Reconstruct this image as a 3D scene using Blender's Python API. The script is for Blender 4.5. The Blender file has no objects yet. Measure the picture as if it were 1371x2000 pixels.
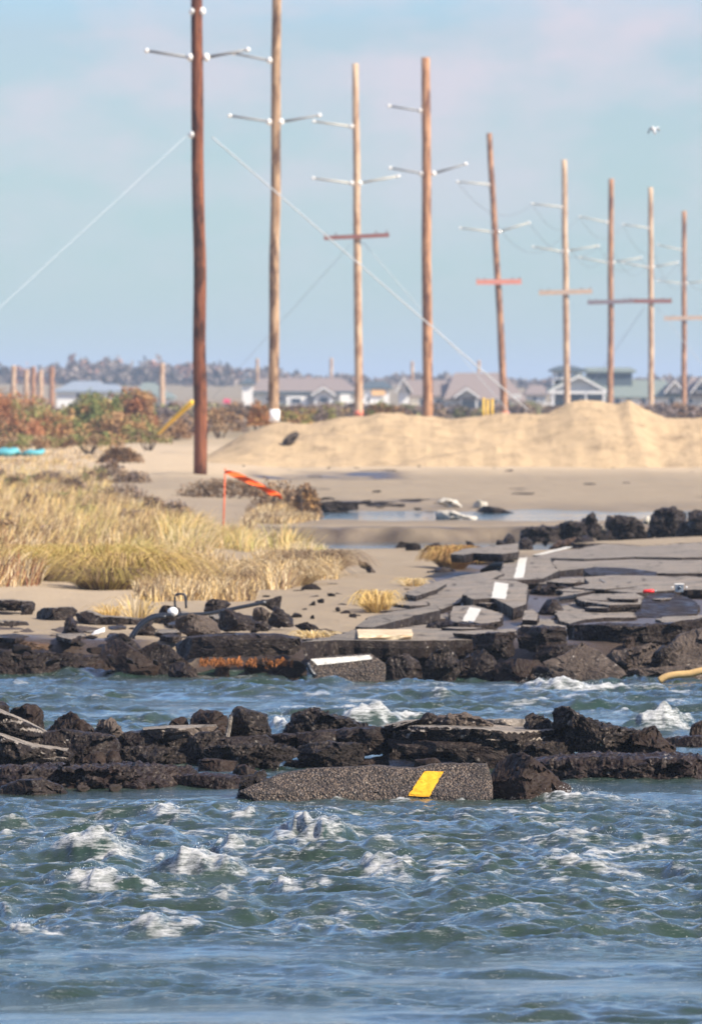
import bpy, math, random
import numpy as np
from mathutils import Vector, noise as mnoise
from mathutils.geometry import tessellate_polygon
from mathutils.bvhtree import BVHTree

random.seed(7)
RS = np.random.RandomState(11)
R = math.radians
S = bpy.context.scene
COL = S.collection

# ------------------------------------------------------------------ camera
F, HY, HC, CX = 15000.0, 770.0, 2.8, 685.5      # focal length in pixels of the 1371x2000 photo, horizon row, eye height
cam = bpy.data.cameras.new("camera")
camo = bpy.data.objects.new("camera", cam)
COL.objects.link(camo)
camo.location = (0, 0, HC)
camo.rotation_euler = (R(90), 0, 0)
cam.sensor_fit = 'VERTICAL'
cam.sensor_height = 36.0
cam.lens = 36.0 * F / 2000.0
cam.shift_y = -(1000 - HY) / 2000.0
cam.clip_start = 1.0
cam.clip_end = 20000
cam.dof.use_dof = True
cam.dof.focus_distance = 49.0
cam.dof.aperture_fstop = 8.5
S.camera = camo

# ------------------------------------------------------------------ world, sun, exposure
SUN_AZ, SUN_EL = R(180 - 62), R(38)              # from behind the right shoulder
wd = bpy.data.worlds.new("World"); S.world = wd; wd.use_nodes = True
nt = wd.node_tree; nt.nodes.clear()
def wn(t, **k):
    n = nt.nodes.new(t)
    for a, b in k.items(): setattr(n, a, b)
    return n
out = wn('ShaderNodeOutputWorld'); bg = wn('ShaderNodeBackground')
sky = wn('ShaderNodeTexSky'); sky.sky_type = 'NISHITA'; sky.sun_disc = False
sky.sun_elevation = SUN_EL; sky.sun_rotation = SUN_AZ
sky.altitude = 0; sky.air_density = 1.0; sky.dust_density = 0.3; sky.ozone_density = 3.0
tc = wn('ShaderNodeTexCoord'); mp = wn('ShaderNodeMapping'); mp.inputs['Scale'].default_value = (30, 30, 62)
mp.inputs['Location'].default_value = (3.1, 0, 1.7)
nz = wn('ShaderNodeTexNoise'); nz.inputs['Scale'].default_value = 1.0; nz.inputs['Detail'].default_value = 5; nz.inputs['Roughness'].default_value = .55
rp = wn('ShaderNodeValToRGB'); rp.color_ramp.elements[0].position = .42; rp.color_ramp.elements[1].position = .62
rp.color_ramp.elements[0].color = (0, 0, 0, 1); rp.color_ramp.elements[1].color = (.75, .75, .75, 1)
sep = wn('ShaderNodeSeparateXYZ'); mr = wn('ShaderNodeMapRange')
mr.inputs['From Min'].default_value = .008; mr.inputs['From Max'].default_value = .04
mr.inputs['To Min'].default_value = .1; mr.inputs['To Max'].default_value = 1.0
mu = wn('ShaderNodeMath', operation='MULTIPLY')
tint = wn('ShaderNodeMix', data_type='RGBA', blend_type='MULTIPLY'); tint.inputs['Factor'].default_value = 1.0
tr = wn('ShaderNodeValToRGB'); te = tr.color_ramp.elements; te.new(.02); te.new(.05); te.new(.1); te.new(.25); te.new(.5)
for e_, (p_, c_) in zip(te, ((0, (.58, .77, .82)), (.02, (.56, .73, .89)), (.047, (.64, .70, .87)), (.075, (.52, .98, 1.40)), (.25, (.32, .94, 1.52)), (.5, (.5, .8, 1.2)), (1, (.7, .85, 1.0)))): e_.position = p_; e_.color = (*c_, 1)  # bluer tint above the camera's view is added to colour the water reflections
mx = wn('ShaderNodeMix', data_type='RGBA'); mx.inputs[7].default_value = (5.4, 4.85, 5.35, 1)
L = nt.links.new
L(tc.outputs['Generated'], mp.inputs['Vector']); L(mp.outputs[0], nz.inputs['Vector']); L(nz.outputs['Fac'], rp.inputs[0])
L(tc.outputs['Generated'], sep.inputs[0]); L(sep.outputs['Z'], mr.inputs['Value'])
L(rp.outputs[0], mu.inputs[0]); L(mr.outputs[0], mu.inputs[1])
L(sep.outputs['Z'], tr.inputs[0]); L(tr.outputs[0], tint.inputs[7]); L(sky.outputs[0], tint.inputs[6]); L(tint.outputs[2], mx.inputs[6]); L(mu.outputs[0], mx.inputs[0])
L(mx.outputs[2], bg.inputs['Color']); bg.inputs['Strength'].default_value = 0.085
L(bg.outputs[0], out.inputs['Surface'])

sl = bpy.data.lights.new("sun", 'SUN'); sl.energy = 5.0; sl.angle = R(0.53); sl.color = (1.0, .90, .76)
so = bpy.data.objects.new("sun", sl); COL.objects.link(so)
sd = Vector((math.sin(SUN_AZ) * math.cos(SUN_EL), math.cos(SUN_AZ) * math.cos(SUN_EL), math.sin(SUN_EL)))
so.rotation_euler = sd.to_track_quat('Z', 'Y').to_euler(); so.location = (30, -30, 60)
S.view_settings.view_transform = 'Standard'; S.view_settings.look = 'None'
S.view_settings.exposure = 0.80; S.view_settings.gamma = 1.0
S.cycles.max_bounces = 5; S.cycles.volume_bounces = 0; S.cycles.use_denoising = True
S.cycles.use_adaptive_sampling = True; S.cycles.adaptive_threshold = 0.015

# ------------------------------------------------------------------ helpers
def W(px, py, D): return np.array([(px - CX) * D / F, D, HC + (HY - py) * D / F])
def GD(py, z=0.0): return (HC - z) * F / (py - HY)
def G(px, py, z=0.0): return W(px, py, GD(py, z))

def tag(o, label=None, cat=None, group=None, kind=None):
    if label: o['label'] = label
    if cat: o['category'] = cat
    if group: o['group'] = group
    if kind: o['kind'] = kind
    elif cat: o['kind'] = 'thing'
    return o

def mesh_obj(name, V, Fc, mats, parent=None, loc=None, smooth=False, matidx=None):
    V = np.asarray(V, dtype=np.float64)
    if loc is not None: V = V - np.asarray(loc)
    me = bpy.data.meshes.new(name)
    if isinstance(Fc, np.ndarray):
        n, k = Fc.shape
        me.vertices.add(len(V)); me.vertices.foreach_set('co', V.astype(np.float32).ravel())
        me.loops.add(n * k); me.loops.foreach_set('vertex_index', Fc.astype(np.int32).ravel())
        me.polygons.add(n); me.polygons.foreach_set('loop_start', np.arange(0, n * k, k, dtype=np.int32))
        me.polygons.foreach_set('loop_total', np.full(n, k, dtype=np.int32))
        me.update(calc_edges=True)
    else:
        me.from_pydata([tuple(v) for v in V], [], Fc)
    if not isinstance(mats, (list, tuple)): mats = [mats]
    for m in mats: me.materials.append(m)
    if matidx is not None: me.polygons.foreach_set('material_index', np.asarray(matidx, dtype=np.int32))
    if smooth: me.polygons.foreach_set('use_smooth', np.ones(len(me.polygons), dtype=bool))
    me.update()
    o = bpy.data.objects.new(name, me); COL.objects.link(o)
    if loc is not None: o.location = tuple(loc)
    if parent is not None:
        o.parent = parent
        if loc is not None: o.location = tuple(np.asarray(loc) - np.asarray(parent.location))
    return o

def empty(name, loc):
    o = bpy.data.objects.new(name, None); COL.objects.link(o); o.location = tuple(loc); o.empty_display_size = .2
    return o

def attr_color(o, name, cols):           # one colour for each vertex
    a = o.data.color_attributes.new(name, 'FLOAT_COLOR', 'POINT')
    c = np.ones((len(o.data.vertices), 4), dtype=np.float32); c[:, :cols.shape[1]] = cols
    a.data.foreach_set('color', c.ravel())
def attr_float(o, name, v):
    a = o.data.attributes.new(name, 'FLOAT', 'POINT'); a.data.foreach_set('value', np.asarray(v, dtype=np.float32))

# numpy gradient noise
_P = RS.permutation(4096)
_G2 = np.stack([np.cos(np.linspace(0, 2 * np.pi, 64, endpoint=False)), np.sin(np.linspace(0, 2 * np.pi, 64, endpoint=False))], 1)
_G3 = RS.normal(size=(64, 3)); _G3 /= np.linalg.norm(_G3, axis=1)[:, None]
def _h2(i, j, s): return _P[(_P[(i + s * 131) & 4095] + j) & 4095]
def p2(x, y, s=0):
    xi = np.floor(x).astype(np.int64); yi = np.floor(y).astype(np.int64); fx = x - xi; fy = y - yi
    u = fx * fx * fx * (fx * (fx * 6 - 15) + 10); v = fy * fy * fy * (fy * (fy * 6 - 15) + 10)
    def g(a, b):
        h = _G2[_h2(xi + a, yi + b, s) & 63]
        return h[..., 0] * (fx - a) + h[..., 1] * (fy - b)
    return ((g(0, 0) * (1 - u) + g(1, 0) * u) * (1 - v) + (g(0, 1) * (1 - u) + g(1, 1) * u) * v) * 1.5
def p3(P, s=0):
    I = np.floor(P).astype(np.int64); f = P - I; u = f * f * (3 - 2 * f); r = 0
    for a in (0, 1):
        for b in (0, 1):
            for c in (0, 1):
                h = _G3[_P[(_h2(I[:, 0] + a, I[:, 1] + b, s) + I[:, 2] + c) & 4095] & 63]
                d = (h * (f - np.array([a, b, c]))).sum(1)
                w = (u[:, 0] if a else 1 - u[:, 0]) * (u[:, 1] if b else 1 - u[:, 1]) * (u[:, 2] if c else 1 - u[:, 2])
                r = r + d * w
    return r * 1.6
def sm(a, b, x): t = np.clip((x - a) / (b - a), 0, 1); return t * t * (3 - 2 * t)

# ------------------------------------------------------------------ materials
class Mat:
    def __init__(s, name):
        s.m = bpy.data.materials.new(name); s.m.use_nodes = True; s.t = s.m.node_tree; s.t.nodes.clear()
        s.o = s.n('ShaderNodeOutputMaterial'); s.b = s.n('ShaderNodeBsdfPrincipled'); s.l(s.b.outputs[0], s.o.inputs[0])
        s.c = s.n('ShaderNodeTexCoord').outputs['Object']
    def n(s, t, **k):
        x = s.t.nodes.new(t)
        for a, b in k.items(): setattr(x, a, b)
        return x
    def l(s, a, b): s.t.links.new(a, b)
    def noise(s, scale, detail=4, rough=.55, stretch=None, vec=None):
        v = vec or s.c
        if stretch:
            mp = s.n('ShaderNodeMapping'); mp.inputs['Scale'].default_value = stretch; s.l(v, mp.inputs[0]); v = mp.outputs[0]
        x = s.n('ShaderNodeTexNoise'); x.inputs['Scale'].default_value = scale; x.inputs['Detail'].default_value = detail
        x.inputs['Roughness'].default_value = rough; s.l(v, x.inputs['Vector']); return x.outputs['Fac']
    def voro(s, scale, out='Color', feature='F1', stretch=None):
        v = s.c
        if stretch:
            mp = s.n('ShaderNodeMapping'); mp.inputs['Scale'].default_value = stretch; s.l(v, mp.inputs[0]); v = mp.outputs[0]
        x = s.n('ShaderNodeTexVoronoi', feature=feature); x.inputs['Scale'].default_value = scale; s.l(v, x.inputs['Vector']); return x.outputs[out]
    def ramp(s, f, stops, interp='LINEAR'):
        r = s.n('ShaderNodeValToRGB'); e = r.color_ramp.elements; r.color_ramp.interpolation = interp
        while len(e) < len(stops): e.new(.5)
        for k, (p, c) in enumerate(stops):
            e[k].position = p; e[k].color = (*c, 1) if not isinstance(c, (int, float)) else (c, c, c, 1)
        s.l(f, r.inputs[0]); return r.outputs[0]
    def mix(s, a, b, f, mode='MIX'):
        x = s.n('ShaderNodeMix', data_type='RGBA', blend_type=mode)
        for v, i in ((a, 6), (b, 7)):
            if isinstance(v, tuple): x.inputs[i].default_value = (*v, 1)
            else: s.l(v, x.inputs[i])
        if isinstance(f, (int, float)): x.inputs[0].default_value = f
        else: s.l(f, x.inputs[0])
        return x.outputs[2]
    def math(s, op, a, b=0.0):
        x = s.n('ShaderNodeMath', operation=op)
        for v, i in ((a, 0), (b, 1)):
            if isinstance(v, (int, float)): x.inputs[i].default_value = v
            else: s.l(v, x.inputs[i])
        return x.outputs[0]
    def attr(s, name, out='Fac'):
        x = s.n('ShaderNodeAttribute'); x.attribute_name = name; return x.outputs[out]
    def color(s, c):
        if isinstance(c, tuple): s.b.inputs['Base Color'].default_value = (*c, 1)
        else: s.l(c, s.b.inputs['Base Color'])
    def rough(s, r, spec=.5):
        if isinstance(r, (int, float)): s.b.inputs['Roughness'].default_value = r
        else: s.l(r, s.b.inputs['Roughness'])
        s.b.inputs['Specular IOR Level'].default_value = spec
    def bump(s, h, strength=.5, dist=.02):
        x = s.n('ShaderNodeBump'); x.inputs['Strength'].default_value = strength; x.inputs['Distance'].default_value = dist
        s.l(h, x.inputs['Height']); s.l(x.outputs[0], s.b.inputs['Normal'])

def m_broken(name, base, tint, speck=.5, scale=55, rough=.75, wet=.3, bd=.010):
    m = Mat(name)
    n1 = m.noise(3.5, 6, .6); n2 = m.noise(14, 5, .65)
    c = m.mix(base, tint, m.ramp(n1, [(.35, 0), (.65, 1)]))
    c = m.mix(c, tuple(min(1, v * 2.1) for v in tint), m.ramp(n2, [(.58, 0), (.85, .6)]))
    g = m.voro(scale, 'Color')
    bw = m.n('ShaderNodeRGBToBW'); m.l(g, bw.inputs[0])
    stone = m.ramp(bw.outputs[0], [(.0, (.02, .017, .016)), (.5, (.026, .02, .017)), (.74, (.075, .056, .044)), (.9, (.17, .14, .115)), (1, (.62, .57, .5))])
    patch = m.ramp(m.noise(6, 3), [(.38, .1), (.60, speck)])
    c = m.mix(c, stone, patch)
    m.color(c)
    m.rough(m.ramp(m.noise(5, 3), [(.35, wet), (.65, rough)]), .12)
    d = m.voro(scale, 'Distance')
    h = m.math('ADD', m.math('MULTIPLY', d, -.6), m.math('MULTIPLY', m.noise(40, 4, .7), .8))
    m.bump(h, 1.0, bd)
    return m.m
def m_asphalt(name, a, b, scale=80, speck=.45):
    m = Mat(name)
    n = m.noise(1.3, 6, .6)
    c = m.mix(a, b, m.ramp(n, [(.35, 0), (.65, 1)]))
    bw = m.n('ShaderNodeRGBToBW'); m.l(m.voro(scale), bw.inputs[0])
    st = m.ramp(bw.outputs[0], [(0, tuple(v * .35 for v in a)), (.5, a), (.8, tuple(v * 1.6 for v in b)), (1, tuple(v * 2.2 for v in b))])
    c = m.mix(c, st, speck)
    cr = m.voro(1.4, 'Distance', 'DISTANCE_TO_EDGE')
    c = m.mix(c, tuple(v * .3 for v in a), m.ramp(cr, [(.0, .9), (.045, 0)]))
    c = m.mix(c, (.30, .24, .18), m.ramp(m.noise(2.2, 5, .7), [(.50, 0), (.66, .6)]))       # blown sand lying on it
    m.color(c); m.rough(.85, .2); m.bump(m.math('ADD', m.noise(45, 5, .7), m.math('MULTIPLY', m.noise(5, 5, .7), 3.0)), .8, .02)
    return m.m
def m_plain(name, c, rough=.7, var=.25, scale=4, spec=.4, bump=.2, metal=0):
    m = Mat(name)
    m.color(m.mix(tuple(v * (1 - var) for v in c), tuple(min(1, v * (1 + var)) for v in c), m.noise(scale, 5, .6)))
    m.rough(rough, spec); m.bump(m.noise(scale * 6, 4), bump, .01); m.b.inputs['Metallic'].default_value = metal
    return m.m

M = {}
M['dark'] = m_broken('broken_asphalt', (.010, .0065, .0055), (.022, .0145, .0125), .5)
M['brown'] = m_broken('brown_clod', (.016, .0095, .007), (.034, .021, .015), .2, 40, .85, .5, .006)
M['coarse'] = m_broken('coarse_aggregate', (.010, .0072, .006), (.022, .016, .013), .8, 42, .75, .3, .022)
M['purple'] = m_broken('wet_ledge', (.010, .0062, .006), (.024, .0145, .0135), .5, 45, .65, .3)
M['tanrock'] = m_broken('tan_aggregate', (.07, .052, .042), (.13, .10, .08), .6, 50, .85, .6)
M['peat'] = m_broken('peat', (.055, .032, .02), (.12, .07, .04), .3, 40)
M['top'] = m_asphalt('worn_asphalt', (.19, .165, .14), (.27, .235, .20))
M['topd'] = m_asphalt('grey_asphalt', (.155, .135, .115), (.235, .205, .17))
def m_gravel():
    m = Mat('exposed_gravel')
    bw = m.n('ShaderNodeRGBToBW'); m.l(m.voro(62), bw.inputs[0])
    c = m.ramp(bw.outputs[0], [(0, (.025, .02, .018)), (.3, (.055, .04, .032)), (.5, (.115, .08, .058)), (.7, (.18, .135, .10)), (.85, (.10, .085, .08)), (1, (.32, .27, .22))])
    e = m.voro(62, 'Distance')
    c = m.mix(c, (.018, .014, .012), m.ramp(e, [(.42, 0), (.75, .9)]))
    c = m.mix(c, (.04, .03, .026), m.ramp(m.noise(5, 4), [(.5, 0), (.75, .6)]))
    c = m.mix(c, (.02, .016, .014), m.ramp(m.voro(2.3, 'Distance', 'DISTANCE_TO_EDGE'), [(0, .9), (.02, 0)]))
    c = m.mix(c, (.022, .018, .016), m.ramp(m.noise(2.4, 6, .7), [(.50, 0), (.66, .75)]))
    m.color(c); m.rough(.75, .4); m.bump(m.math('MULTIPLY', e, -1.0), 1.0, .016); return m.m
M['gravel'] = m_gravel()
def m_paint(name, c):
    m = Mat(name)
    w = m.ramp(m.noise(24, 6, .75), [(.53, 0), (.66, .8)])
    m.color(m.mix(m.mix(c, tuple(v * .78 for v in c), m.noise(9, 4)), tuple(v * .35 for v in c), w)); m.rough(.7, .3); m.bump(m.noise(60, 4), .5, .006); return m.m
M['yellow'] = m_paint('yellow_road_paint', (.86, .42, .02)); M['white'] = m_paint('white_road_paint', (.68, .65, .58))

def m_ground():
    m = Mat('sand')
    n = m.noise(.35, 6, .6); n2 = m.noise(2.2, 6, .65, (1, .35, 1))
    c = m.mix((.25, .19, .122), (.325, .255, .17), n)
    c = m.mix(c, (.21, .165, .125), m.ramp(n2, [(.52, 0), (.75, .6)]))
    c = m.mix(c, (.55, .42, .27), m.attr('dry'))
    scr = m.mix((.20, .15, .085), (.30, .23, .13), m.noise(.15, 5)); c = m.mix(c, scr, m.attr('scrub'))
    mud = m.mix((.035, .026, .022), (.09, .065, .05), m.noise(3, 6, .7)); c = m.mix(c, mud, m.attr('mud'))
    m.color(c)
    r = m.n('ShaderNodeMapRange'); r.inputs['To Min'].default_value = .9; r.inputs['To Max'].default_value = .35; m.l(m.attr('mud'), r.inputs['Value'])
    m.rough(r.outputs[0], .35); m.bump(m.noise(3.5, 7, .7), .8, .05); return m.m
M['ground'] = m_ground()
def m_berm():
    m = Mat('berm_sand')
    n = m.noise(.5, 6, .6, (1, 1, 2)); c = m.mix((.54, .385, .22), (.66, .485, .29), n)
    c = m.mix(c, (.30, .21, .13), m.ramp(m.noise(1.1, 7, .75), [(.50, 0), (.72, .85)]))
    m.color(c); m.rough(.95, .2); m.bump(m.noise(3.0, 9, .8), 1.0, .12); return m.m
M['berm'] = m_berm()

def m_water(name, choppy=True):
    m = Mat(name)
    foam = m.attr('foam') if choppy else None
    turb = m.mix((.013, .038, .034), (.036, .050, .032), m.noise(.9, 4))
    m.color(turb); m.rough(.06, .5); m.b.inputs['IOR'].default_value = 1.33
    rip = m.noise(9, 6, .66, (.8, 1.5, 1)); rip2 = m.noise(34, 4, .65, (.8, 1.3, 1))
    h = m.math('ADD', m.math('MULTIPLY', rip, 1.0), m.math('MULTIPLY', rip2, .22)); h = m.math('MULTIPLY', h, m.ramp(m.noise(.55, 3, .5, (.6, 1.6, 1)), [(.40, .15), (.58, 1.0)]))
    b = m.n('ShaderNodeBump'); b.inputs['Strength'].default_value = .7 if choppy else .25; b.inputs['Distance'].default_value = .034
    m.l(h, b.inputs['Height']); m.l(b.outputs[0], m.b.inputs['Normal'])
    if choppy:
        f = m.n('ShaderNodeBsdfPrincipled'); f.inputs['Roughness'].default_value = .55
        fn = m.noise(30, 8, .8, (.55, .7, 2.2)); fc = m.mix((.26, .29, .26), (.9, .9, .88), m.ramp(fn, [(.34, 0), (.54, 1)])); m.l(fc, f.inputs['Base Color'])
        b2 = m.n('ShaderNodeBump'); b2.inputs['Strength'].default_value = 1; b2.inputs['Distance'].default_value = .05; m.l(fn, b2.inputs['Height']); m.l(b2.outputs[0], f.inputs['Normal'])
        k = m.math('ADD', foam, m.math('MULTIPLY', m.math('SUBTRACT', m.noise(21, 8, .8, (.32, .7, 2.6)), .5), 3.6))
        fk = m.math('MULTIPLY', m.ramp(m.noise(75, 2, .5, (.7, .7, 1)), [(.66, 0), (.72, 1)]), m.ramp(m.noise(2.2, 4, .6), [(.50, 0), (.62, .9)]))
        k = m.math('ADD', k, fk)
        k = m.math('MULTIPLY', m.ramp(k, [(.28, 0), (.60, .45), (1.0, 1)]), .96)
        mxs = m.n('ShaderNodeMixShader'); m.l(k, mxs.inputs[0]); m.l(m.b.outputs[0], mxs.inputs[1]); m.l(f.outputs[0], mxs.inputs[2]); m.l(mxs.outputs[0], m.o.inputs[0])
    return m.m
M['water'] = m_water('sea_water'); M['pool'] = m_water('pool_water', False)

def m_leaf(name, rough=.7):
    m = Mat(name); m.color(m.attr('col', 'Color')); m.rough(rough, .25); return m.m
M['leaf'] = m_leaf('foliage')
def m_wood(name, a, b, knots=(.04, .025, .02)):
    m = Mat(name)
    n = m.noise(2.5, 6, .65, (5, 5, .35)); n2 = m.noise(2.4, 5, .65, (1.2, 1.2, .35))
    c = m.mix(a, b, m.ramp(n, [(.38, 0), (.62, 1)])); c = m.mix(c, knots, m.ramp(n2, [(.48, 0), (.58, .9)]))
    c = m.mix(c, tuple(v * 1.5 for v in b), m.ramp(m.noise(1.7, 3, .5, (2, 2, .5)), [(.6, 0), (.8, .5)]))
    m.color(c); m.rough(.8, .25); m.bump(n, .6, .02); return m.m
M['polered'] = m_wood('red_brown_pole_wood', (.11, .030, .016), (.27, .10, .045), (.03, .012, .008))
M['poletan'] = m_wood('tan_pole_wood', (.22, .125, .07), (.50, .34, .21), (.085, .045, .03))
M['poleorange'] = m_wood('orange_pole_wood', (.24, .105, .05), (.54, .30, .165), (.11, .045, .03))
M['palewood'] = m_wood('pale_pole_wood', (.40, .25, .15), (.66, .48, .32), (.26, .13, .075))
M['plank'] = m_wood('cut_plank', (.55, .42, .26), (.7, .58, .4), (.4, .28, .16))
M['crossred'] = m_plain('red_crossarm_wood', (.24, .10, .085)); M['crosssal'] = m_plain('salmon_crossarm', (.62, .25, .19)); M['crosstan'] = m_plain('tan_crossarm', (.50, .36, .27))
M['crossgrey'] = m_plain('grey_crossarm', (.20, .155, .17))
M['armgrey'] = m_plain('grey_arm', (.24, .245, .25), .5); M['armtan'] = m_plain('pale_arm', (.50, .48, .41), .6)
M['ceramic'] = m_plain('white_glazed_insulator', (.85, .83, .78), .12, .05, 4, .6, 0)
M['wire'] = m_plain('bright_wire', (.48, .52, .56), .6, .1, 2, .3, 0, 0); M['cable'] = m_plain('dark_wire', (.12, .12, .13), .5)
M['orange'] = m_plain('orange_fabric', (.92, .13, .015), .6, .2, 12); M['stake'] = m_plain('orange_stake', (.85, .14, .04), .6)
M['yelplastic'] = m_plain('yellow_plastic', (.80, .50, .05), .5, .1); M['whiteband'] = m_plain('white_band', (.9, .9, .9), .6, .05)
M['pink'] = m_plain('pink_band', (.75, .22, .14), .7, .1); M['blackrub'] = m_plain('black_rubber', (.02, .024, .032), .35, .2, 8, .5)
M['red'] = m_plain('red_plastic', (.7, .03, .03), .4, .1); M['metal'] = m_plain('grey_metal', (.30, .33, .36), .35, .2, 6, .5, .2, .6)
M['turq'] = m_plain('turquoise_tarp', (.10, .38, .42), .5, .15); M['magenta'] = m_plain('pink_sign', (.75, .08, .16), .6, .1)
M['concrete'] = m_plain('pale_concrete', (.48, .44, .37), .85, .2, 5); M['ropes'] = m_plain('tan_rope', (.55, .36, .15), .9, .3, 20)
M['wallwhite'] = m_plain('white_siding', (.80, .77, .72), .7, .08, 1); M['wallgrey'] = m_plain('grey_siding', (.50, .50, .48), .8, .1, 1)
M['wallcream'] = m_plain('cream_siding', (.85, .78, .64), .7, .08, 1); M['roofbrown'] = m_plain('brown_shingles', (.24, .19, .17), .9, .15, 2)
M['roofblue'] = m_plain('slate_roof', (.24, .28, .33), .8, .15, 2); M['roofgreen'] = m_plain('green_grey_roof', (.19, .225, .20), .8, .12, 2)
M['roofdark'] = m_plain('dark_roof', (.07, .095, .11), .8, .15, 2); M['trim'] = m_plain('white_trim', (.75, .73, .7), .6, .05, 1)
M['glass'] = m_plain('dark_window', (.03, .045, .07), .15, .1, 1, .6, 0); M['orangepanel'] = m_plain('orange_panel', (.85, .50, .20), .7, .1)
M['bark'] = m_plain('twig', (.11, .08, .06), .9); M['gull'] = m_plain('white_feathers', (.8, .8, .78), .7, .05); M['gullgrey'] = m_plain('grey_feathers', (.18, .17, .18), .7, .1)
def m_foam(name):
    m = Mat(name); m.color((.85, .86, .85)); m.rough(.3, .5); return m.m
M['spray'] = m_foam('spray_water')

# ------------------------------------------------------------------ shape builders
def grid_faces(nr, nc, wrap=False):
    r = np.arange(nr - 1)[:, None]; c = np.arange(nc if wrap else nc - 1)[None, :]; c2 = (c + 1) % nc
    return np.stack([r * nc + c, r * nc + c2, (r + 1) * nc + c2, (r + 1) * nc + c], -1).reshape(-1, 4)

def tube_arrays(pts, rad, n=8, cap=True):
    pts = [Vector(p) for p in pts]; V = []; Fc = []
    rad = rad if isinstance(rad, (list, tuple)) else [rad] * len(pts)
    up = Vector((0, 0, 1))
    for i, p in enumerate(pts):
        t = (pts[min(i + 1, len(pts) - 1)] - pts[max(i - 1, 0)]).normalized()
        a = t.cross(up) if abs(t.z) < .98 else t.cross(Vector((1, 0, 0))); a.normalize(); b = t.cross(a)
        for k in range(n):
            q = 2 * math.pi * k / n; V.append(tuple(p + (a * math.cos(q) + b * math.sin(q)) * rad[i]))
    for i in range(len(pts) - 1):
        for k in range(n): Fc.append((i * n + k, i * n + (k + 1) % n, (i + 1) * n + (k + 1) % n, (i + 1) * n + k))
    if cap: Fc.append(tuple(range(n))[::-1]); Fc.append(tuple(range((len(pts) - 1) * n, len(pts) * n)))
    return V, Fc
def tube(name, pts, rad, mat, parent=None, n=8, loc=None):
    V, Fc = tube_arrays(pts, rad, n)
    if loc is None: loc = parent.location if parent else pts[0]
    return mesh_obj(name, V, Fc, mat, parent, loc, smooth=True)
def multi(name, parts, mat, parent=None, loc=None, smooth=False):
    V = []; Fc = []
    for v, f in parts:
        o = len(V); V += [tuple(q) for q in v]; Fc += [tuple(i + o for i in g) for g in f]
    if loc is None: loc = parent.location if parent else V[0]
    return mesh_obj(name, V, Fc, mat, parent, loc, smooth)
def box(x0, x1, y0, y1, z0, z1):
    V = [(x0, y0, z0), (x1, y0, z0), (x1, y1, z0), (x0, y1, z0), (x0, y0, z1), (x1, y0, z1), (x1, y1, z1), (x0, y1, z1)]
    return V, [(0, 3, 2, 1), (4, 5, 6, 7), (0, 1, 5, 4), (1, 2, 6, 5), (2, 3, 7, 6), (3, 0, 4, 7)]
def prism(poly, y0, y1):        # x,z polygon pushed from y0 to y1
    n = len(poly); V = [(x, y0, z) for x, z in poly] + [(x, y1, z) for x, z in poly]
    return V, [tuple(range(n)), tuple(range(2 * n - 1, n - 1, -1))] + [(i, i + n, (i + 1) % n + n, (i + 1) % n) for i in range(n)]
def sphere_arrays(c, r, nu=8, nv=6, jit=0, rs=None):
    V = []; 
    for i in range(nv + 1):
        a = math.pi * i / nv
        for k in range(nu):
            b = 2 * math.pi * k / nu; j = 1 + (rs.uniform(-jit, jit) if jit else 0)
            V.append((c[0] + r[0] * math.sin(a) * math.cos(b) * j, c[1] + r[1] * math.sin(a) * math.sin(b) * j, c[2] + r[2] * math.cos(a) * j))
    return V, [tuple(x) for x in grid_faces(nv + 1, nu, True).tolist()]

def resample(P, step):
    P = np.asarray(P); out = []
    for i in range(len(P)):
        a, b = P[i], P[(i + 1) % len(P)]; n = max(1, int(np.linalg.norm(b - a) / step))
        for k in range(n): out.append(a + (b - a) * k / n)
    return np.array(out)

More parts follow.
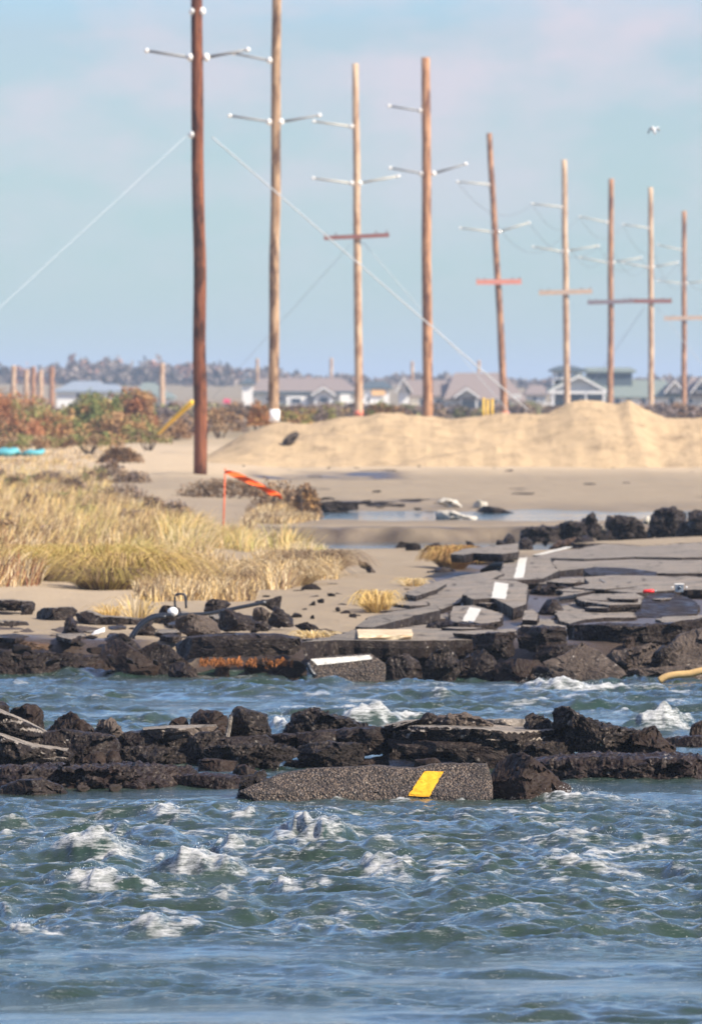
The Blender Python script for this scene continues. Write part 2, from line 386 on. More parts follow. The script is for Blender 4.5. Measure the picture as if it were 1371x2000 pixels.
ROCKS = 0
def rock(label, outline, D=None, depth=.4, mat='dark', top=None, rough=.022, res=.016, lean=0.0, facets=11, sink=.12, name='asphalt_chunk', cat='asphalt chunk', group=None, bulge=.07, topn=.72, kindname=None):
    """a broken block: front outline (photo rows and columns) at its own distance, real thickness, chipped faces"""
    global ROCKS; ROCKS += 1
    rs = np.random.RandomState(100 + ROCKS)
    pym = max(p[1] for p in outline)
    if D is None: D = GD(pym, 0.0)
    zb = HC + (HY - pym) * D / F
    if zb > .07: sink = min(sink, .025)
    P = []
    for (px, py) in outline:
        d = D
        for _ in range(3): z = HC + (HY - py) * d / F; d = D + lean * (z - zb)
        if py > pym - 5: z -= sink
        P.append(((px - CX) * d / F, d, z))
    P = np.array(P)
    P = resample(P, res); n = len(P)
    # ragged outline
    q = p3(P * np.array([9, 9, 9]), ROCKS); q2 = p3(P * 24, ROCKS + 3)
    cen = P.mean(0)
    # sizes
    Rm = np.linalg.norm(P - cen, axis=1).mean(); H = P[:, 2].max() - P[:, 2].min()
    rr = min(bulge, .3 * depth, .4 * H)
    nc = int(np.clip(Rm / res, 6, 30)); ss = np.linspace(0.02, 1, nc)
    rings = [(s, rr * s ** 4) for s in ss]
    nd = int(np.clip((depth - 2 * rr) / (res * 1.6), 2, 24))
    rings += [(1.0, rr + (depth - 2 * rr) * (k + 1) / nd) for k in range(nd)]
    rings += [(.9, depth - .3 * rr), (.6, depth), (.02, depth)]
    V = np.concatenate([np.stack([cen[0] + s * (P[:, 0] - cen[0]), cen[1] + s * (P[:, 1] - cen[1]) + t, cen[2] + s * (P[:, 2] - cen[2])], 1) for s, t in rings])
    Fc = grid_faces(len(rings), n, True)
    mid = V.mean(0)
    for k in range(facets):        # chips: flat planes shave the corners
        nrm = np.array([rs.uniform(-1, 1), -rs.uniform(.3, 1.2), rs.uniform(-.5, .9)]); nrm /= np.linalg.norm(nrm)
        dd = (V - mid) @ nrm; off = dd.max() * rs.uniform(.5, .85)
        ov = np.clip(dd - off, 0, .7 * rr + .05); V = V - ov[:, None] * nrm
    # normals
    def normals(V):
        a = V[Fc[:, 2]] - V[Fc[:, 0]]; b = V[Fc[:, 3]] - V[Fc[:, 1]]; fn = np.cross(a, b); vn = np.zeros_like(V)
        for k in range(4): np.add.at(vn, Fc[:, k], fn)
        return fn, vn / (np.linalg.norm(vn, axis=1)[:, None] + 1e-9)
    cw, chh = (.17, .075) if D < 70 else (.26, .11)
    x0_, x1_, z0_, z1_ = V[:, 0].min(), V[:, 0].max(), V[:, 2].min(), V[:, 2].max()
    ns = int(max(4, (x1_ - x0_) / cw * (z1_ - z0_) / chh * 1.3)); sd_ = np.stack([rs.uniform(x0_, x1_, ns), rs.uniform(z0_, z1_, ns)], 1)
    gr_ = rs.uniform(-.38, .38, (ns, 2)); of_ = rs.uniform(-.035, .03, ns); best = np.full(len(V), 1e9); dy_ = np.zeros(len(V))
    wob = .03 * p3(V * 8, ROCKS + 21)
    for k in range(ns):
        ax_ = (V[:, 0] + wob - sd_[k, 0]) / cw; az_ = (V[:, 2] + wob - sd_[k, 1]) / chh; d_ = ax_ * ax_ + az_ * az_; m_ = d_ < best
        best = np.where(m_, d_, best); dy_ = np.where(m_, of_[k] + np.clip(gr_[k, 0] * ax_ * cw + gr_[k, 1] * az_ * chh, -.06, .06), dy_)
    V[:, 1] += dy_ * min(1.6, rough / .018) * (0 if facets == 0 else 1) * (1 if D < 70 else 1.1)
    fn, vn = normals(V)
    cz = vn @ np.array([0, -1, 0])
    if np.mean(cz[:n * (nc // 2)]) < 0: Fc = Fc[:, ::-1]; fn, vn = normals(V)
    fnz = fn[:, 2] / (np.linalg.norm(fn, axis=1) + 1e-9)
    big = p3(V * 3.5, ROCKS); mdn = p3(V * 10, ROCKS + 7); sml = p3(V * 26, ROCKS + 9); tny = p3(V * 55, ROCKS + 5)
    amp = rough * (.5 * big + .55 * (np.abs(mdn) * 1.6 - .3) + .65 * sml + .55 * tny)
    if top is not None: amp = amp * (1 - .85 * sm(.6, .85, vn[:, 2]))
    V = V + vn * amp[:, None]
    mats = [M[mat]]; mi = None
    if top is not None:
        mats.append(M[top]); mi = (fnz > topn).astype(int)
    loc = (cen[0], cen[1] + depth / 2, max(V[:, 2].min(), -.3))
    o = mesh_obj(name, V, Fc, mats, None, loc, smooth=False, matidx=mi)
    o.data.polygons.foreach_set('use_smooth', np.full(len(Fc), mat in ('gravel', 'concrete', 'whiteband'), dtype=bool)); o.data.update()
    tag(o, label, cat, group)
    return o

def jag(P, amp, step, seed):
    P = resample(P, step); c = P.mean(0); d = P - c; d /= (np.linalg.norm(d, axis=1)[:, None] + 1e-9)
    a = p3(np.c_[P * 6, np.full(len(P), seed * 3.3)][:, :3] if P.shape[1] == 2 else P * 6, seed)
    b = p3(np.c_[P * 19, np.full(len(P), seed * 1.3)][:, :3] if P.shape[1] == 2 else P * 19, seed + 2)
    return P + d * (a * amp * 1.4 + b * amp)[:, None]

SL = 0
def slab(label, outline, z=.45, sy=0.0, sx=0.0, thick=.14, mat='dark', top='top', name='asphalt_slab', cat='asphalt slab', group=None, jagamp=.035, kind=None, step=.07, anchor=None):
    """a broken plate of road: the outline of its top face laid on a (tilted) plane, thickness below it"""
    global SL; SL += 1
    ax = anchor or (sum(p[0] for p in outline) / len(outline), max(p[1] for p in outline))
    A = G(ax[0], ax[1], z)
    P = []
    for px, py in outline:
        dx = (px - CX) / F; dz = (HY - py) / F      # ray: (dx, 1, dz)*t + cam
        # z = z0 + sx*(x-ax) + sy*(y-ay)
        t = (z - sx * A[0] - sy * A[1] - HC) / (dz - sx * dx - sy)
        P.append((dx * t, t))
    P = np.array(P); P = jag(P, jagamp, step, SL)
    # drop nearly equal neighbours
    n = len(P)
    Z = z + sx * (P[:, 0] - A[0]) + sy * (P[:, 1] - A[1])
    top_ = np.c_[P, Z]
    mid1 = top_.copy(); mid1[:, :2] += (P - P.mean(0)) / (np.linalg.norm(P - P.mean(0), axis=1)[:, None] + 1e-6) * .015 * RS.uniform(-1, 1, (n, 1)); mid1[:, 2] -= thick * .45
    bot = top_.copy(); bot[:, :2] = P.mean(0) + (P - P.mean(0)) * .965 + RS.uniform(-.012, .012, (n, 2)); bot[:, 2] -= thick * RS.uniform(.85, 1.15, n)
    V = np.concatenate([top_, mid1, bot])
    tris = tessellate_polygon([[Vector((p[0], p[1], 0)) for p in P]])
    area = sum((P[i][0] * P[(i + 1) % n][1] - P[(i + 1) % n][0] * P[i][1]) for i in range(n)) > 0
    Fc = []; mi = []
    for t in tris:
        a, b, c = t
        cr = (P[b][0] - P[a][0]) * (P[c][1] - P[a][1]) - (P[b][1] - P[a][1]) * (P[c][0] - P[a][0])
        if cr < 0: a, b, c = a, c, b
        Fc.append((a, b, c)); mi.append(1); Fc.append((a + 2 * n, c + 2 * n, b + 2 * n)); mi.append(0)
    for r in range(2):
        for i in range(n):
            j = (i + 1) % n; f = (i + r * n, j + r * n, j + (r + 1) * n, i + (r + 1) * n)
            Fc.append(f[::-1] if area else f); mi.append(0)
    loc = (P[:, 0].mean(), P[:, 1].mean(), bot[:, 2].min())
    o = mesh_obj(name, V, Fc, [M[mat], M[top]], None, loc, matidx=mi)
    tag(o, label, cat, group, kind)
    return o

def decal(parent, quad, mat, name='painted_line', nx=10, ny=24, lift=.004, label=None):
    """paint that follows the surface it lies on"""
    me = parent.data; vs = [v.co + parent.location for v in me.vertices]
    bvh = BVHTree.FromPolygons(vs, [tuple(p.vertices) for p in me.polygons])
    V = []; ok = []
    for j in range(ny + 1):
        for i in range(nx + 1):
            u, v = i / nx, j / ny
            a = [quad[0][k] * (1 - u) + quad[1][k] * u for k in (0, 1)]; b = [quad[3][k] * (1 - u) + quad[2][k] * u for k in (0, 1)]
            px, py = [a[k] * (1 - v) + b[k] * v for k in (0, 1)]
            px += 2.5 * mnoise.noise(Vector((j * .35, i * .1, quad[0][0]))) * (1 if i in (0, nx) else .3)
            d = Vector(((px - CX) / F, 1, (HY - py) / F)).normalized()
            h = bvh.ray_cast(Vector((0, 0, HC)), d)
            if h[0] is None: V.append((0, 0, -5)); ok.append(False)
            else:
                nn = h[1] if h[1].dot(d) < 0 else -h[1]
                V.append(tuple(h[0] + nn * lift)); ok.append(True)
    Fc = []
    for f in grid_faces(ny + 1, nx + 1).tolist():
        if all(ok[k] for k in f):
            ds = max((Vector(V[f[k]]) - Vector(V[f[(k + 1) % 4]])).length for k in range(4))
            if ds < 1.2: Fc.append(tuple(f))
    used = sorted({k for f in Fc for k in f}); mp_ = {k: i for i, k in enumerate(used)}
    if not Fc: return None
    o = mesh_obj(name, [V[k] for k in used], [tuple(mp_[k] for k in f) for f in Fc], M[mat], parent, parent.location)
    if label: o['label'] = label
    return o

def chunk_mesh(seed, mat, top=None):
    rs = np.random.RandomState(seed)
    V, Fc = sphere_arrays((0, 0, 0), (1, 1, 1), 20, 14)
    V = np.array(V); Fc = np.array(Fc)
    for k in range(13):
        n = rs.normal(size=3); n /= np.linalg.norm(n); d = V @ n; off = rs.uniform(.32, .66)
        V = V - np.clip(d - off, 0, None)[:, None] * n
    nn = V / (np.linalg.norm(V, axis=1)[:, None] + 1e-6)
    V = V + nn * (p3(V * 2.2 + seed, seed) * .12 + p3(V * 6 + seed, seed + 1) * .07)[:, None]
    V[:, 2] += .3
    me = mesh_obj('asphalt_lump', V, Fc[:, ::-1], [M[mat]], smooth=True)
    md = me.data; bpy.data.objects.remove(me); return md
CH = [chunk_mesh(300 + i, 'dark') for i in range(6)]; CHB = [chunk_mesh(330 + i, 'brown') for i in range(3)]; CHT = [chunk_mesh(350 + i, 'tanrock') for i in range(3)]
def lump(p, s, me, label, group, name='asphalt_lump', cat='asphalt lump', rz=None, tilt=.3):
    o = bpy.data.objects.new(name, me); COL.objects.link(o)
    o.location = tuple(p); o.scale = s; o.rotation_euler = (random.uniform(-tilt, tilt), random.uniform(-tilt, tilt), random.uniform(0, 6.28) if rz is None else rz)
    return tag(o, label, cat, group)

# ------------------------------------------------------------------ the ground: one sheet to the horizon
def ground_h(x, y):
    z = .31 + .09 * sm(78, 92, y) + .0 * x
    z = z - .04 * sm(95, 118, y) + .02 * sm(138, 141, y) + .27 * sm(180, 230, y) + .35 * sm(230, 420, y)
    left = sm(-1.5, -4.5, x)                                 # the grassy side lies a little higher
    z = z + left * (.05 + .12 * sm(120, 200, y))
    bank = 77.2 + .5 * p2(x / 1.3, x * 0 + .5, 3)
    z = -.7 + (z + .7) * sm(bank - .9, bank + .5, y)
    # channel behind the near sand and its cut bank
    chx = sm(-3.4, -1.2, x + .8 * p2(y / 9, x * 0, 8)); far = 139.5 + .8 * p2(x / 1.7, x * 0 + 4, 5)
    ch = sm(120, 127, y) * (1 - sm(far - .2, far + .5, y)) * chx
    z = z - .42 * ch
    pd = sm(149, 152, y + .7 * p2(x / 1.5, y / 3, 2)) * (1 - sm(161, 166, y + 2.5 * p2(x / 1.6, y / 6, 9))) * sm(-1.4, -.5, x)
    z = z - .16 * pd
    z = z + .035 * p2(x / 1.8, y / 4.5, 1) * sm(77, 80, y) + .016 * p2(x / .5, y / 1.2, 4) * sm(77, 80, y) + .05 * p2(x / 6, y / 14, 6) * sm(90, 120, y)
    z = z + (4.0 * sm(1000, 1500, y) + .8 * p2(x / 60, y / 300, 7) * sm(700, 1200, y)) * (1 - .55 * sm(20, 90, x * 1500 / np.maximum(y, 900)))
    z = z - 3.5 * sm(1900, 3500, y)
    return z
def axis(parts):
    a = []
    for s, e, n in parts: a += list(np.linspace(s, e, n, endpoint=False))
    return a
def geo(s, e, n): return list(s * (e / s) ** (np.arange(n) / (n - 1)))
xs = np.array([-v for v in geo(14, 3500, 40)][::-1] + axis([(-13.8, 13.8, 240)]) + geo(14, 3500, 40))
ys = np.array(axis([(-60, 70, 26), (70, 82, 80), (82, 119, 90), (119, 165, 220), (165, 260, 190), (260, 420, 90)]) + geo(420, 7000, 90))
X, Y = np.meshgrid(xs, ys)
Z = ground_h(X, Y)
grd = mesh_obj('ground', np.stack([X, Y, Z], -1).reshape(-1, 3), grid_faces(len(ys), len(xs)), M['ground'], smooth=True)
grd['kind'] = 'structure'
bank_mud = (1 - sm(77.4, 78.4, Y + .8 * p2(X / .7, Y / .7, 4))) + sm(130, 138, Y) * (1 - sm(140.0, 140.7, Y)) * sm(.38, .05, Z) * .8
bank_mud = np.maximum(bank_mud, .85 * sm(138.6, 139.3, Y) * (1 - sm(140.6, 141.2, Y)) * sm(-3.4, -1.2, X) * (.7 + .6 * p2(X / .5, Y / .4, 14)))
bank_mud = np.maximum(bank_mud, .9 * sm(.0, .25, X - .1 - (Y - 77) * .036 + .3 * p2(X, Y / 4, 12)) * sm(76, 77, Y) * (1 - sm(112, 119, Y)))
bank_mud = np.maximum(bank_mud, 1.0 * sm(-3.2, -2.2, X) * (1 - sm(.6, 2.2, X)) * sm(204, 208, Y) * (1 - sm(214, 219, Y)) * sm(-.3, .1, p2(X / 1.3, Y / 3, 13)))
bank_mud = np.maximum(bank_mud, .7 * sm(-1.0, 0, X) * (1 - sm(1.5, 4, X)) * sm(164, 168, Y) * (1 - sm(172, 185, Y)) * sm(-.05, .3, p2(X / .8, Y / 3, 15)))
bank_mud = np.maximum(bank_mud, .45 * sm(122, 126, Y) * (1 - sm(138, 139, Y)) * sm(-3.4, -1.2, X))
bank_mud = np.maximum(bank_mud, .25 * sm(142, 146, Y) * (1 - sm(166, 176, Y)))
attr_float(grd, 'mud', np.clip(bank_mud, 0, 1).ravel())
attr_float(grd, 'dry', np.clip(sm(205, 228, Y + 14 * sm(-1, -3, X)) * (1 - sm(600, 800, Y)) * .75 + .35 * sm(-1, -3, X) * sm(80, 90, Y) * (1 - sm(150, 200, Y)), 0, 1).ravel())
attr_float(grd, 'scrub', np.clip(sm(270, 340, Y + 25 * p2(X / 5, Y / 30, 2)), 0, 1).ravel())
def gz(x, y): return float(ground_h(np.array([float(x)]), np.array([float(y)]))[0])
def onground(px, py):
    z = .42
    for _ in range(6):
        p = G(px, py, z); z = gz(p[0], p[1])
    return G(px, py, z)

# ------------------------------------------------------------------ the water
CAPS = [  # column, row of its foot, width, height in photo pixels, brightness, skew
 (150, 1672, 210, 46, .9, -1), (235, 1668, 200, 22, .5, 1), (160, 1738, 190, 34, 1.3, -1), (285, 1740, 90, 16, .7, 1), (375, 1708, 170, 44, 1.2, -1), (455, 1712, 110, 18, .6, 1), (312, 1598, 110, 32, .9, -1),
 (350, 1606, 120, 18, .5, 1), (585, 1628, 130, 46, 1.0, -1), (650, 1640, 110, 44, .8, 1), (455, 1655, 80, 30, .8, -1), (487, 1592, 60, 20, .7, 1), (500, 1650, 110, 20, .5, 1),
 (540, 1706, 90, 10, 1.0, 1), (552, 1738, 75, 20, 1.2, -1), (440, 1738, 80, 12, .6, 1), (735, 1704, 140, 36, .7, -1), (790, 1724, 80, 12, .7, 1), (865, 1716, 60, 13, .6, 1),
 (1095, 1702, 140, 26, .9, -1), (1150, 1648, 150, 18, .7, -1), (1100, 1650, 60, 18, .6, 1), (960, 1730, 130, 12, .5, 1), (275, 1826, 130, 34, .9, -1), (350, 1822, 120, 16, .5, 1), (35, 1828, 90, 26, .7, -1),
 (30, 1620, 100, 20, .5, 1), (160, 1612, 110, 12, .4, 1), (280, 1628, 150, 18, .45, -1), (1105, 1566, 150, 24, 1.1, -1), (1200, 1568, 120, 10, .5, 1), (660, 1566, 50, 12, .7, 1), (90, 1547, 130, 7, .6, 1), (780, 1568, 60, 12, .6, -1), (905, 1564, 40, 9, .7, 1),
 (1300, 1600, 80, 12, .4, 1), (1330, 1710, 110, 16, .35, -1), (1010, 1800, 170, 14, .35, -1), (620, 1800, 160, 12, .35, 1), (840, 1650, 130, 14, .35, 1), (1250, 1810, 130, 12, .35, 1), (880, 1820, 90, 12, .4, 1), (480, 1770, 160, 12, .3, 1),
 (1050, 1350, 110, 26, 1.9, -1), (1110, 1352, 120, 22, 1.7, 1), (1190, 1352, 130, 16, 1.3, 1), (1270, 1352, 160, 20, .45, 1), (870, 1342, 160, 13, .4, 1), (690, 1418, 110, 30, 1.9, -1), (745, 1416, 120, 26, 1.9, 1), (800, 1414, 110, 20, 1.7, 1), (540, 1428, 60, 34, 1.7, -1), (860, 1404, 90, 10, 1.2, 1),
 (1262, 1425, 100, 30, 1.3, -1), (1330, 1424, 120, 34, .7, 1), (1240, 1440, 110, 12, .7, 1), (1010, 1390, 60, 12, .6, 1), (560, 1360, 150, 8, .15, 1), (300, 1405, 150, 20, .12, 1), (90, 1320, 150, 5, .25, 1), (450, 1326, 200, 5, .3, 1),
 (200, 1870, 240, 12, .15, 1), (450, 1880, 200, 9, .1, 1)]
rc_ = random.Random(5)
for _ in range(90): CAPS.append((rc_.uniform(-40, 1410), rc_.triangular(1575, 1850, 1640), rc_.uniform(28, 100), rc_.uniform(4, 13), rc_.uniform(.35, .95), rc_.choice((-1, 1))))
for _ in range(16): CAPS.append((rc_.uniform(0, 1371), rc_.uniform(1335, 1400), rc_.uniform(40, 120), rc_.uniform(4, 9), rc_.uniform(.2, .6), rc_.choice((-1, 1))))
for (a_, b_, c_, d_, e_, f_) in list(CAPS):
    if d_ >= 14 and e_ >= .6:
        for _ in range(3): CAPS.append((a_ + rc_.uniform(-.3, .9) * c_ * -f_, b_ + rc_.uniform(-5, 7), c_ * rc_.uniform(.5, 1.1), rc_.uniform(3, 7), rc_.uniform(.5, .95), f_))
for _ in range(14): CAPS.append((rc_.uniform(420, 1371), rc_.uniform(1345, 1425), rc_.uniform(50, 150), rc_.uniform(5, 10), rc_.uniform(.6, 1.1), rc_.choice((-1, 1))))
def water_h(x, y):
    wx = x + .25 * p2(x / .9, y / 1.2, 21); wy = y + .45 * p2(x / 1.1, y / 1.5, 22)
    calm = sm(40.2, 37.8, y + .6 * p2(x / 1.2, y / 2, 30)); choppy = sm(37.5, 40.5, y) * (1 - sm(51.5, 54, y)); back = sm(60, 64, y)
    rdg = (1 - np.abs(p2(wx / 1.15, wy / 1.0, 23)) * 2.0); rdg2 = (1 - np.abs(p2(wx / .5, wy / .42, 24)) * 2.0)
    h = choppy * (.055 * p2(wx / 1.5, wy / 1.9, 25) + .040 * rdg + .026 * rdg2 - .035)
    h = h + (.014 + .026 * choppy + .020 * back) * p2(wx / .34, wy / .30, 26) + (.006 + .014 * choppy + .009 * back) * p2(wx / .14, wy / .13, 27)
    h = h + (.002 + .005 * choppy) * p2(x / .055, y / .07, 28)
    h = h + (.016 + .030 * back) * p2(wx / 2.6, wy / 1.1, 29) + (.016 * p2(wx / 1.1, wy / .42, 31) + .010 * p2(wx / .6, wy / .22, 32)) * (calm + back)
    lace = sm(.80, 1.0, 1 - np.abs(p2(wx / .8, wy / .22, 35)) * 2) * sm(.0, .35, p2(x / 1.1, y / 1.8, 36))
    band = .25 + 1.35 * sm(-.25, .3, p2(x / 3.2, y / 1.3, 61) + .4 * p2(x / 1.4, y / .6, 62)); h = h * (choppy + (1 - choppy) * band)
    foam = .62 * lace * (choppy + .4 * back) + .32 * choppy * sm(.55, 1.0, rdg2) * sm(-.15, .5, p2(wx / 1.6, wy / 2.2, 33)) + .17 * choppy * sm(.55, 1, rdg)
    for (px, py, w, hh, br, sk) in CAPS:
        c = G(px, py, 0); D = c[1]; wm = w * D / F / 2; hm = hh * D / F * 1.05; ly = max(.35, hm * 3.2)
        dx = (x - c[0]) / wm; dy = (y - (c[1] + ly * .35) - .25 * ly * dx * sk) / ly
        near = (np.abs(dx) < 2.2) & (np.abs(dy) < 2.2)
        if not near.any(): continue
        dxx = dx[near]; dyy = dy[near]
        dxx = dxx + .30 * p2(x[near] / (wm * .35), y[near] / .4, 40); 
        # steep towards the eye, crest higher on the skewed side, long back
        dyy = dyy + .30 * p2(x[near] / .28, x[near] * 0 + px, 47) + .2 * p2(x[near] / .1, x[near] * 0 + py, 48)
        prof = np.exp(-np.where(dyy < 0, (dyy / .42) ** 2, (dyy / 1.0) ** 2))
        sh = np.exp(-(np.where(dxx * sk < 0, dxx / 1.0, dxx / .62)) ** 2 * 1.25)
        lumpy = 1 + .26 * p2(x[near] / .16, y[near] / .3, 41) + .16 * p2(x[near] / .06, y[near] / .1, 42)
        b = prof * sh * np.where(sh * prof > .12, lumpy, 1)
        h[near] = np.maximum(h[near], h[near] * (1 - np.minimum(1, sh * prof * 1.2))) + hm * b * .66
        fz = np.clip(1.6 * prof * sh - .46 + .55 * p2(x[near] / .22, y[near] / .22, 45) + .3 * p2(x[near] / .07, y[near] / .1, 46), 0, 1) * min(br, 1.1) * np.clip(prof * sh * 3, 0, 1)
        foam[near] = np.maximum(foam[near], fz)
    fr = np.clip(foam - .35, 0, 1)
    h = h + fr * (.016 * p2(x / .07, y / .08, 43) + .012 * p2(x / .032, y / .04, 44))
    return h, foam
wxs = np.array([-v for v in geo(4.9, 400, 34)][::-1] + list(np.linspace(-4.8, 4.8, 680)) + geo(4.9, 400, 34))
yy = [33.0]
while yy[-1] < 79: yy.append(yy[-1] + .034 * (yy[-1] / 42) ** 1.0)
wys = np.array(axis([(-60, 20, 12), (20, 33, 90)]) + yy)
X, Y = np.meshgrid(wxs, wys)
Hh, Fo = water_h(X, Y)
edge = sm(4.9, 7, np.abs(X)); Hh = Hh * (1 - .6 * edge)
wat = mesh_obj('water', np.stack([X, Y, Hh], -1).reshape(-1, 3), grid_faces(len(wys), len(wxs)), M['water'], smooth=True)
wat['kind'] = 'structure'; attr_float(wat, 'foam', Fo.ravel())
def pool(name, x0, x1, y0, y1, z):
    xs = np.linspace(x0, x1, 60); ys = np.linspace(y0, y1, 60); X, Y = np.meshgrid(xs, ys)
    o = mesh_obj(name, np.stack([X, Y, z + .004 * p2(X / .4, Y / 1.5, 3)], -1).reshape(-1, 3), grid_faces(60, 60), M['pool'], smooth=True); o['kind'] = 'structure'
pool('channel_water', -3.2, 30, 122.5, 139.2, .115)
pool('pool_water', -1.6, 30, 148.5, 168, .305)

# spray drops above the breaking crests
ico = np.array(sphere_arrays((0, 0, 0), (1, 1, 1), 5, 4)[0]); icf = np.array(sphere_arrays((0, 0, 0), (1, 1, 1), 5, 4)[1])
Vs = []; Fs = []; k = 0
for (px, py, w, hh, br, sk) in CAPS:
    if br < .65 or hh < 14: continue
    for _ in range(int(w * br * 1.2)):
        u = random.gauss(0, .36); c = G(px + u * w * .8 - sk * w * .12, py, 0); t = random.random() ** 2.4
        top = hh * max(.15, math.exp(-(u * 1.5) ** 2))
        p = (c[0], c[1] + random.uniform(.05, .4), (top * (.7 + .7 * t)) * c[1] / F)
        r = random.uniform(.0007, .0016) * (1 + 1.0 * (random.random() < .06))
        Vs.append(ico * r * np.array([1, 1, random.uniform(1, 1.8)]) + np.array(p)); Fs.append(icf + k); k += len(ico)
sp = mesh_obj('spray', np.concatenate(Vs), np.concatenate(Fs), M['spray'], smooth=True); sp['kind'] = 'stuff'
tag(sp, 'white spray drops thrown up by the breaking crests', 'spray')
#@@ROCKS
# ------------------------------------------------------------------ the drowned row of broken road in the middle of the water
G1 = 'broken asphalt blocks in the water'
def nr(label, ol, D=None, depth=.45, mat='dark', **k): return rock(label, ol, D, depth, mat, group=G1, **k)
nr('small dark boulder cut by the left picture edge at the top of the near row', [(-40, 1380), (5, 1372), (14, 1385), (17, 1400), (8, 1470), (-40, 1470)], 59.6, .4)
nr('rounded brown boulder, top left of the near row, behind the tilted slabs', [(12, 1402), (25, 1386), (42, 1381), (66, 1380), (76, 1388), (83, 1404), (84, 1470), (14, 1470)], 59.0, .5, 'brown', facets=8, bulge=.2)
a3 = nr('upper tilted slab with a pale worn edge, far left of the near row', [(-60, 1372), (0, 1391), (40, 1410), (60, 1419), (88, 1434), (88, 1464), (50, 1475), (-60, 1475)], 57.9, .55, 'coarse', top='top', topn=.86, bulge=.02)
nr('lower tilted slab with a pale edge sinking into the water at far left', [(-60, 1424), (0, 1439), (60, 1459), (130, 1468), (141, 1478), (140, 1503), (-60, 1505)], 57.1, .6, 'coarse', top='top', topn=.88, bulge=.02)
nr('peaked brown boulder left of the small tan rock', [(92, 1428), (105, 1412), (122, 1400), (136, 1393), (150, 1402), (170, 1418), (187, 1432), (190, 1470), (90, 1475)], 58.6, .5, 'brown', facets=8, bulge=.22)
nr('small tan rough rock standing on the dark slab', [(186, 1428), (194, 1410), (206, 1411), (216, 1406), (229, 1420), (240, 1434), (238, 1462), (190, 1460)], 58.2, .25, 'tanrock', rough=.028)
nr('long smooth dark block below the tan rough rock', [(84, 1434), (130, 1430), (185, 1437), (222, 1441), (234, 1460), (232, 1488), (205, 1503), (120, 1505), (84, 1490)], 57.5, .5, 'dark', rough=.014)
nr('low brown lump at the waterline, left of the small cube', [(150, 1500), (160, 1482), (190, 1470), (206, 1480), (210, 1502)], 56.8, .3, 'brown')
nr('small cube shaped block at the waterline below the tan rock', [(208, 1473), (216, 1467), (233, 1468), (236, 1480), (235, 1496), (214, 1496)], 56.9, .22, 'brown', rough=.01)
nr('smooth dark block between the cube and the pale topped platform', [(237, 1437), (262, 1433), (291, 1432), (300, 1448), (300, 1480), (240, 1482)], 58.0, .5, 'dark', rough=.012)
nr('rough crumbling ledge at the waterline under the smooth dark block', [(232, 1466), (280, 1462), (335, 1466), (372, 1470), (374, 1492), (232, 1495)], 57.6, .5, 'coarse', rough=.03)
nr('block under the pale topped platform, black and crumbling', [(293, 1437), (366, 1438), (372, 1462), (368, 1492), (310, 1492), (300, 1462)], 57.9, .6, 'coarse', rough=.03)
nr('thin pale topped platform slab left of the upright block', [(277, 1429), (320, 1425), (420, 1423), (424, 1429), (395, 1436), (366, 1441), (300, 1439)], 57.85, .8, 'tanrock', top='top', rough=.008, topn=.5)
nr('low dark boulder behind the pale topped platform', [(325, 1430), (335, 1411), (350, 1404), (364, 1408), (370, 1425), (370, 1450), (325, 1450)], 59.2, .35, 'brown', bulge=.15)
nr('broad dark boulder left of the upright block', [(368, 1428), (376, 1398), (390, 1393), (425, 1393), (440, 1403), (447, 1415), (446, 1450), (372, 1450)], 59.0, .5, 'brown', facets=8, bulge=.2)
nr('squared speckled block below the broad dark boulder', [(364, 1444), (388, 1433), (430, 1432), (442, 1446), (436, 1485), (380, 1490), (366, 1487)], 57.7, .35, 'coarse', rough=.02)
nr('upright squared block, tallest of the near row', [(447, 1440), (450, 1402), (455, 1389), (464, 1384), (474, 1386), (500, 1393), (520, 1399), (523, 1418), (530, 1440), (520, 1470), (447, 1470)], 58.3, .45, 'coarse', rough=.014, facets=6)
nr('thin pale slab leaning on the left side of the upright block', [(436, 1448), (447, 1403), (453, 1400), (453, 1412), (445, 1450)], 58.15, .4, 'top', rough=.004, facets=0, bulge=.01)
nr('long smooth block below the upright block', [(404, 1452), (440, 1445), (520, 1441), (532, 1452), (532, 1470), (404, 1474)], 57.7, .5, 'dark', rough=.012)
nr('crumbling black pebbly mass overhanging the water below the upright block', [(394, 1468), (420, 1460), (520, 1458), (560, 1462), (590, 1475), (560, 1484), (534, 1500), (505, 1506), (460, 1495), (395, 1490)], 57.2, .5, 'coarse', rough=.035)
nr('squared dark block under the pebbly mass', [(388, 1488), (400, 1484), (462, 1490), (456, 1508), (450, 1520), (390, 1518)], 56.6, .35, 'brown', rough=.012)
nr('small wedge beside the squared block under the pebbly mass', [(452, 1522), (463, 1498), (478, 1496), (505, 1512), (486, 1530)], 56.0, .3, 'brown', rough=.014)
nr('pebbly mound right of the splash', [(552, 1440), (560, 1420), (575, 1404), (598, 1391), (618, 1388), (630, 1396), (652, 1404), (690, 1412), (722, 1424), (722, 1460), (556, 1462)], 58.6, .6, 'coarse', rough=.034, bulge=.16)
nr('smooth block at the foot of the splash', [(524, 1440), (550, 1436), (582, 1437), (584, 1462), (560, 1468), (528, 1466)], 58.1, .45, 'dark', rough=.012)
nr('flat squared block under the pebbly mound', [(578, 1436), (620, 1433), (658, 1431), (660, 1464), (600, 1468), (580, 1462)], 57.95, .5, 'dark', rough=.012)
nr('speckled low block at the waterline under the pebbly mound', [(575, 1462), (640, 1452), (705, 1455), (712, 1480), (690, 1496), (600, 1498)], 57.5, .5, 'coarse', rough=.02)
nr('dark block between the mound and the main platform', [(655, 1430), (700, 1426), (762, 1424), (766, 1466), (715, 1470), (680, 1464), (658, 1464)], 58.0, .5, 'dark', rough=.016)
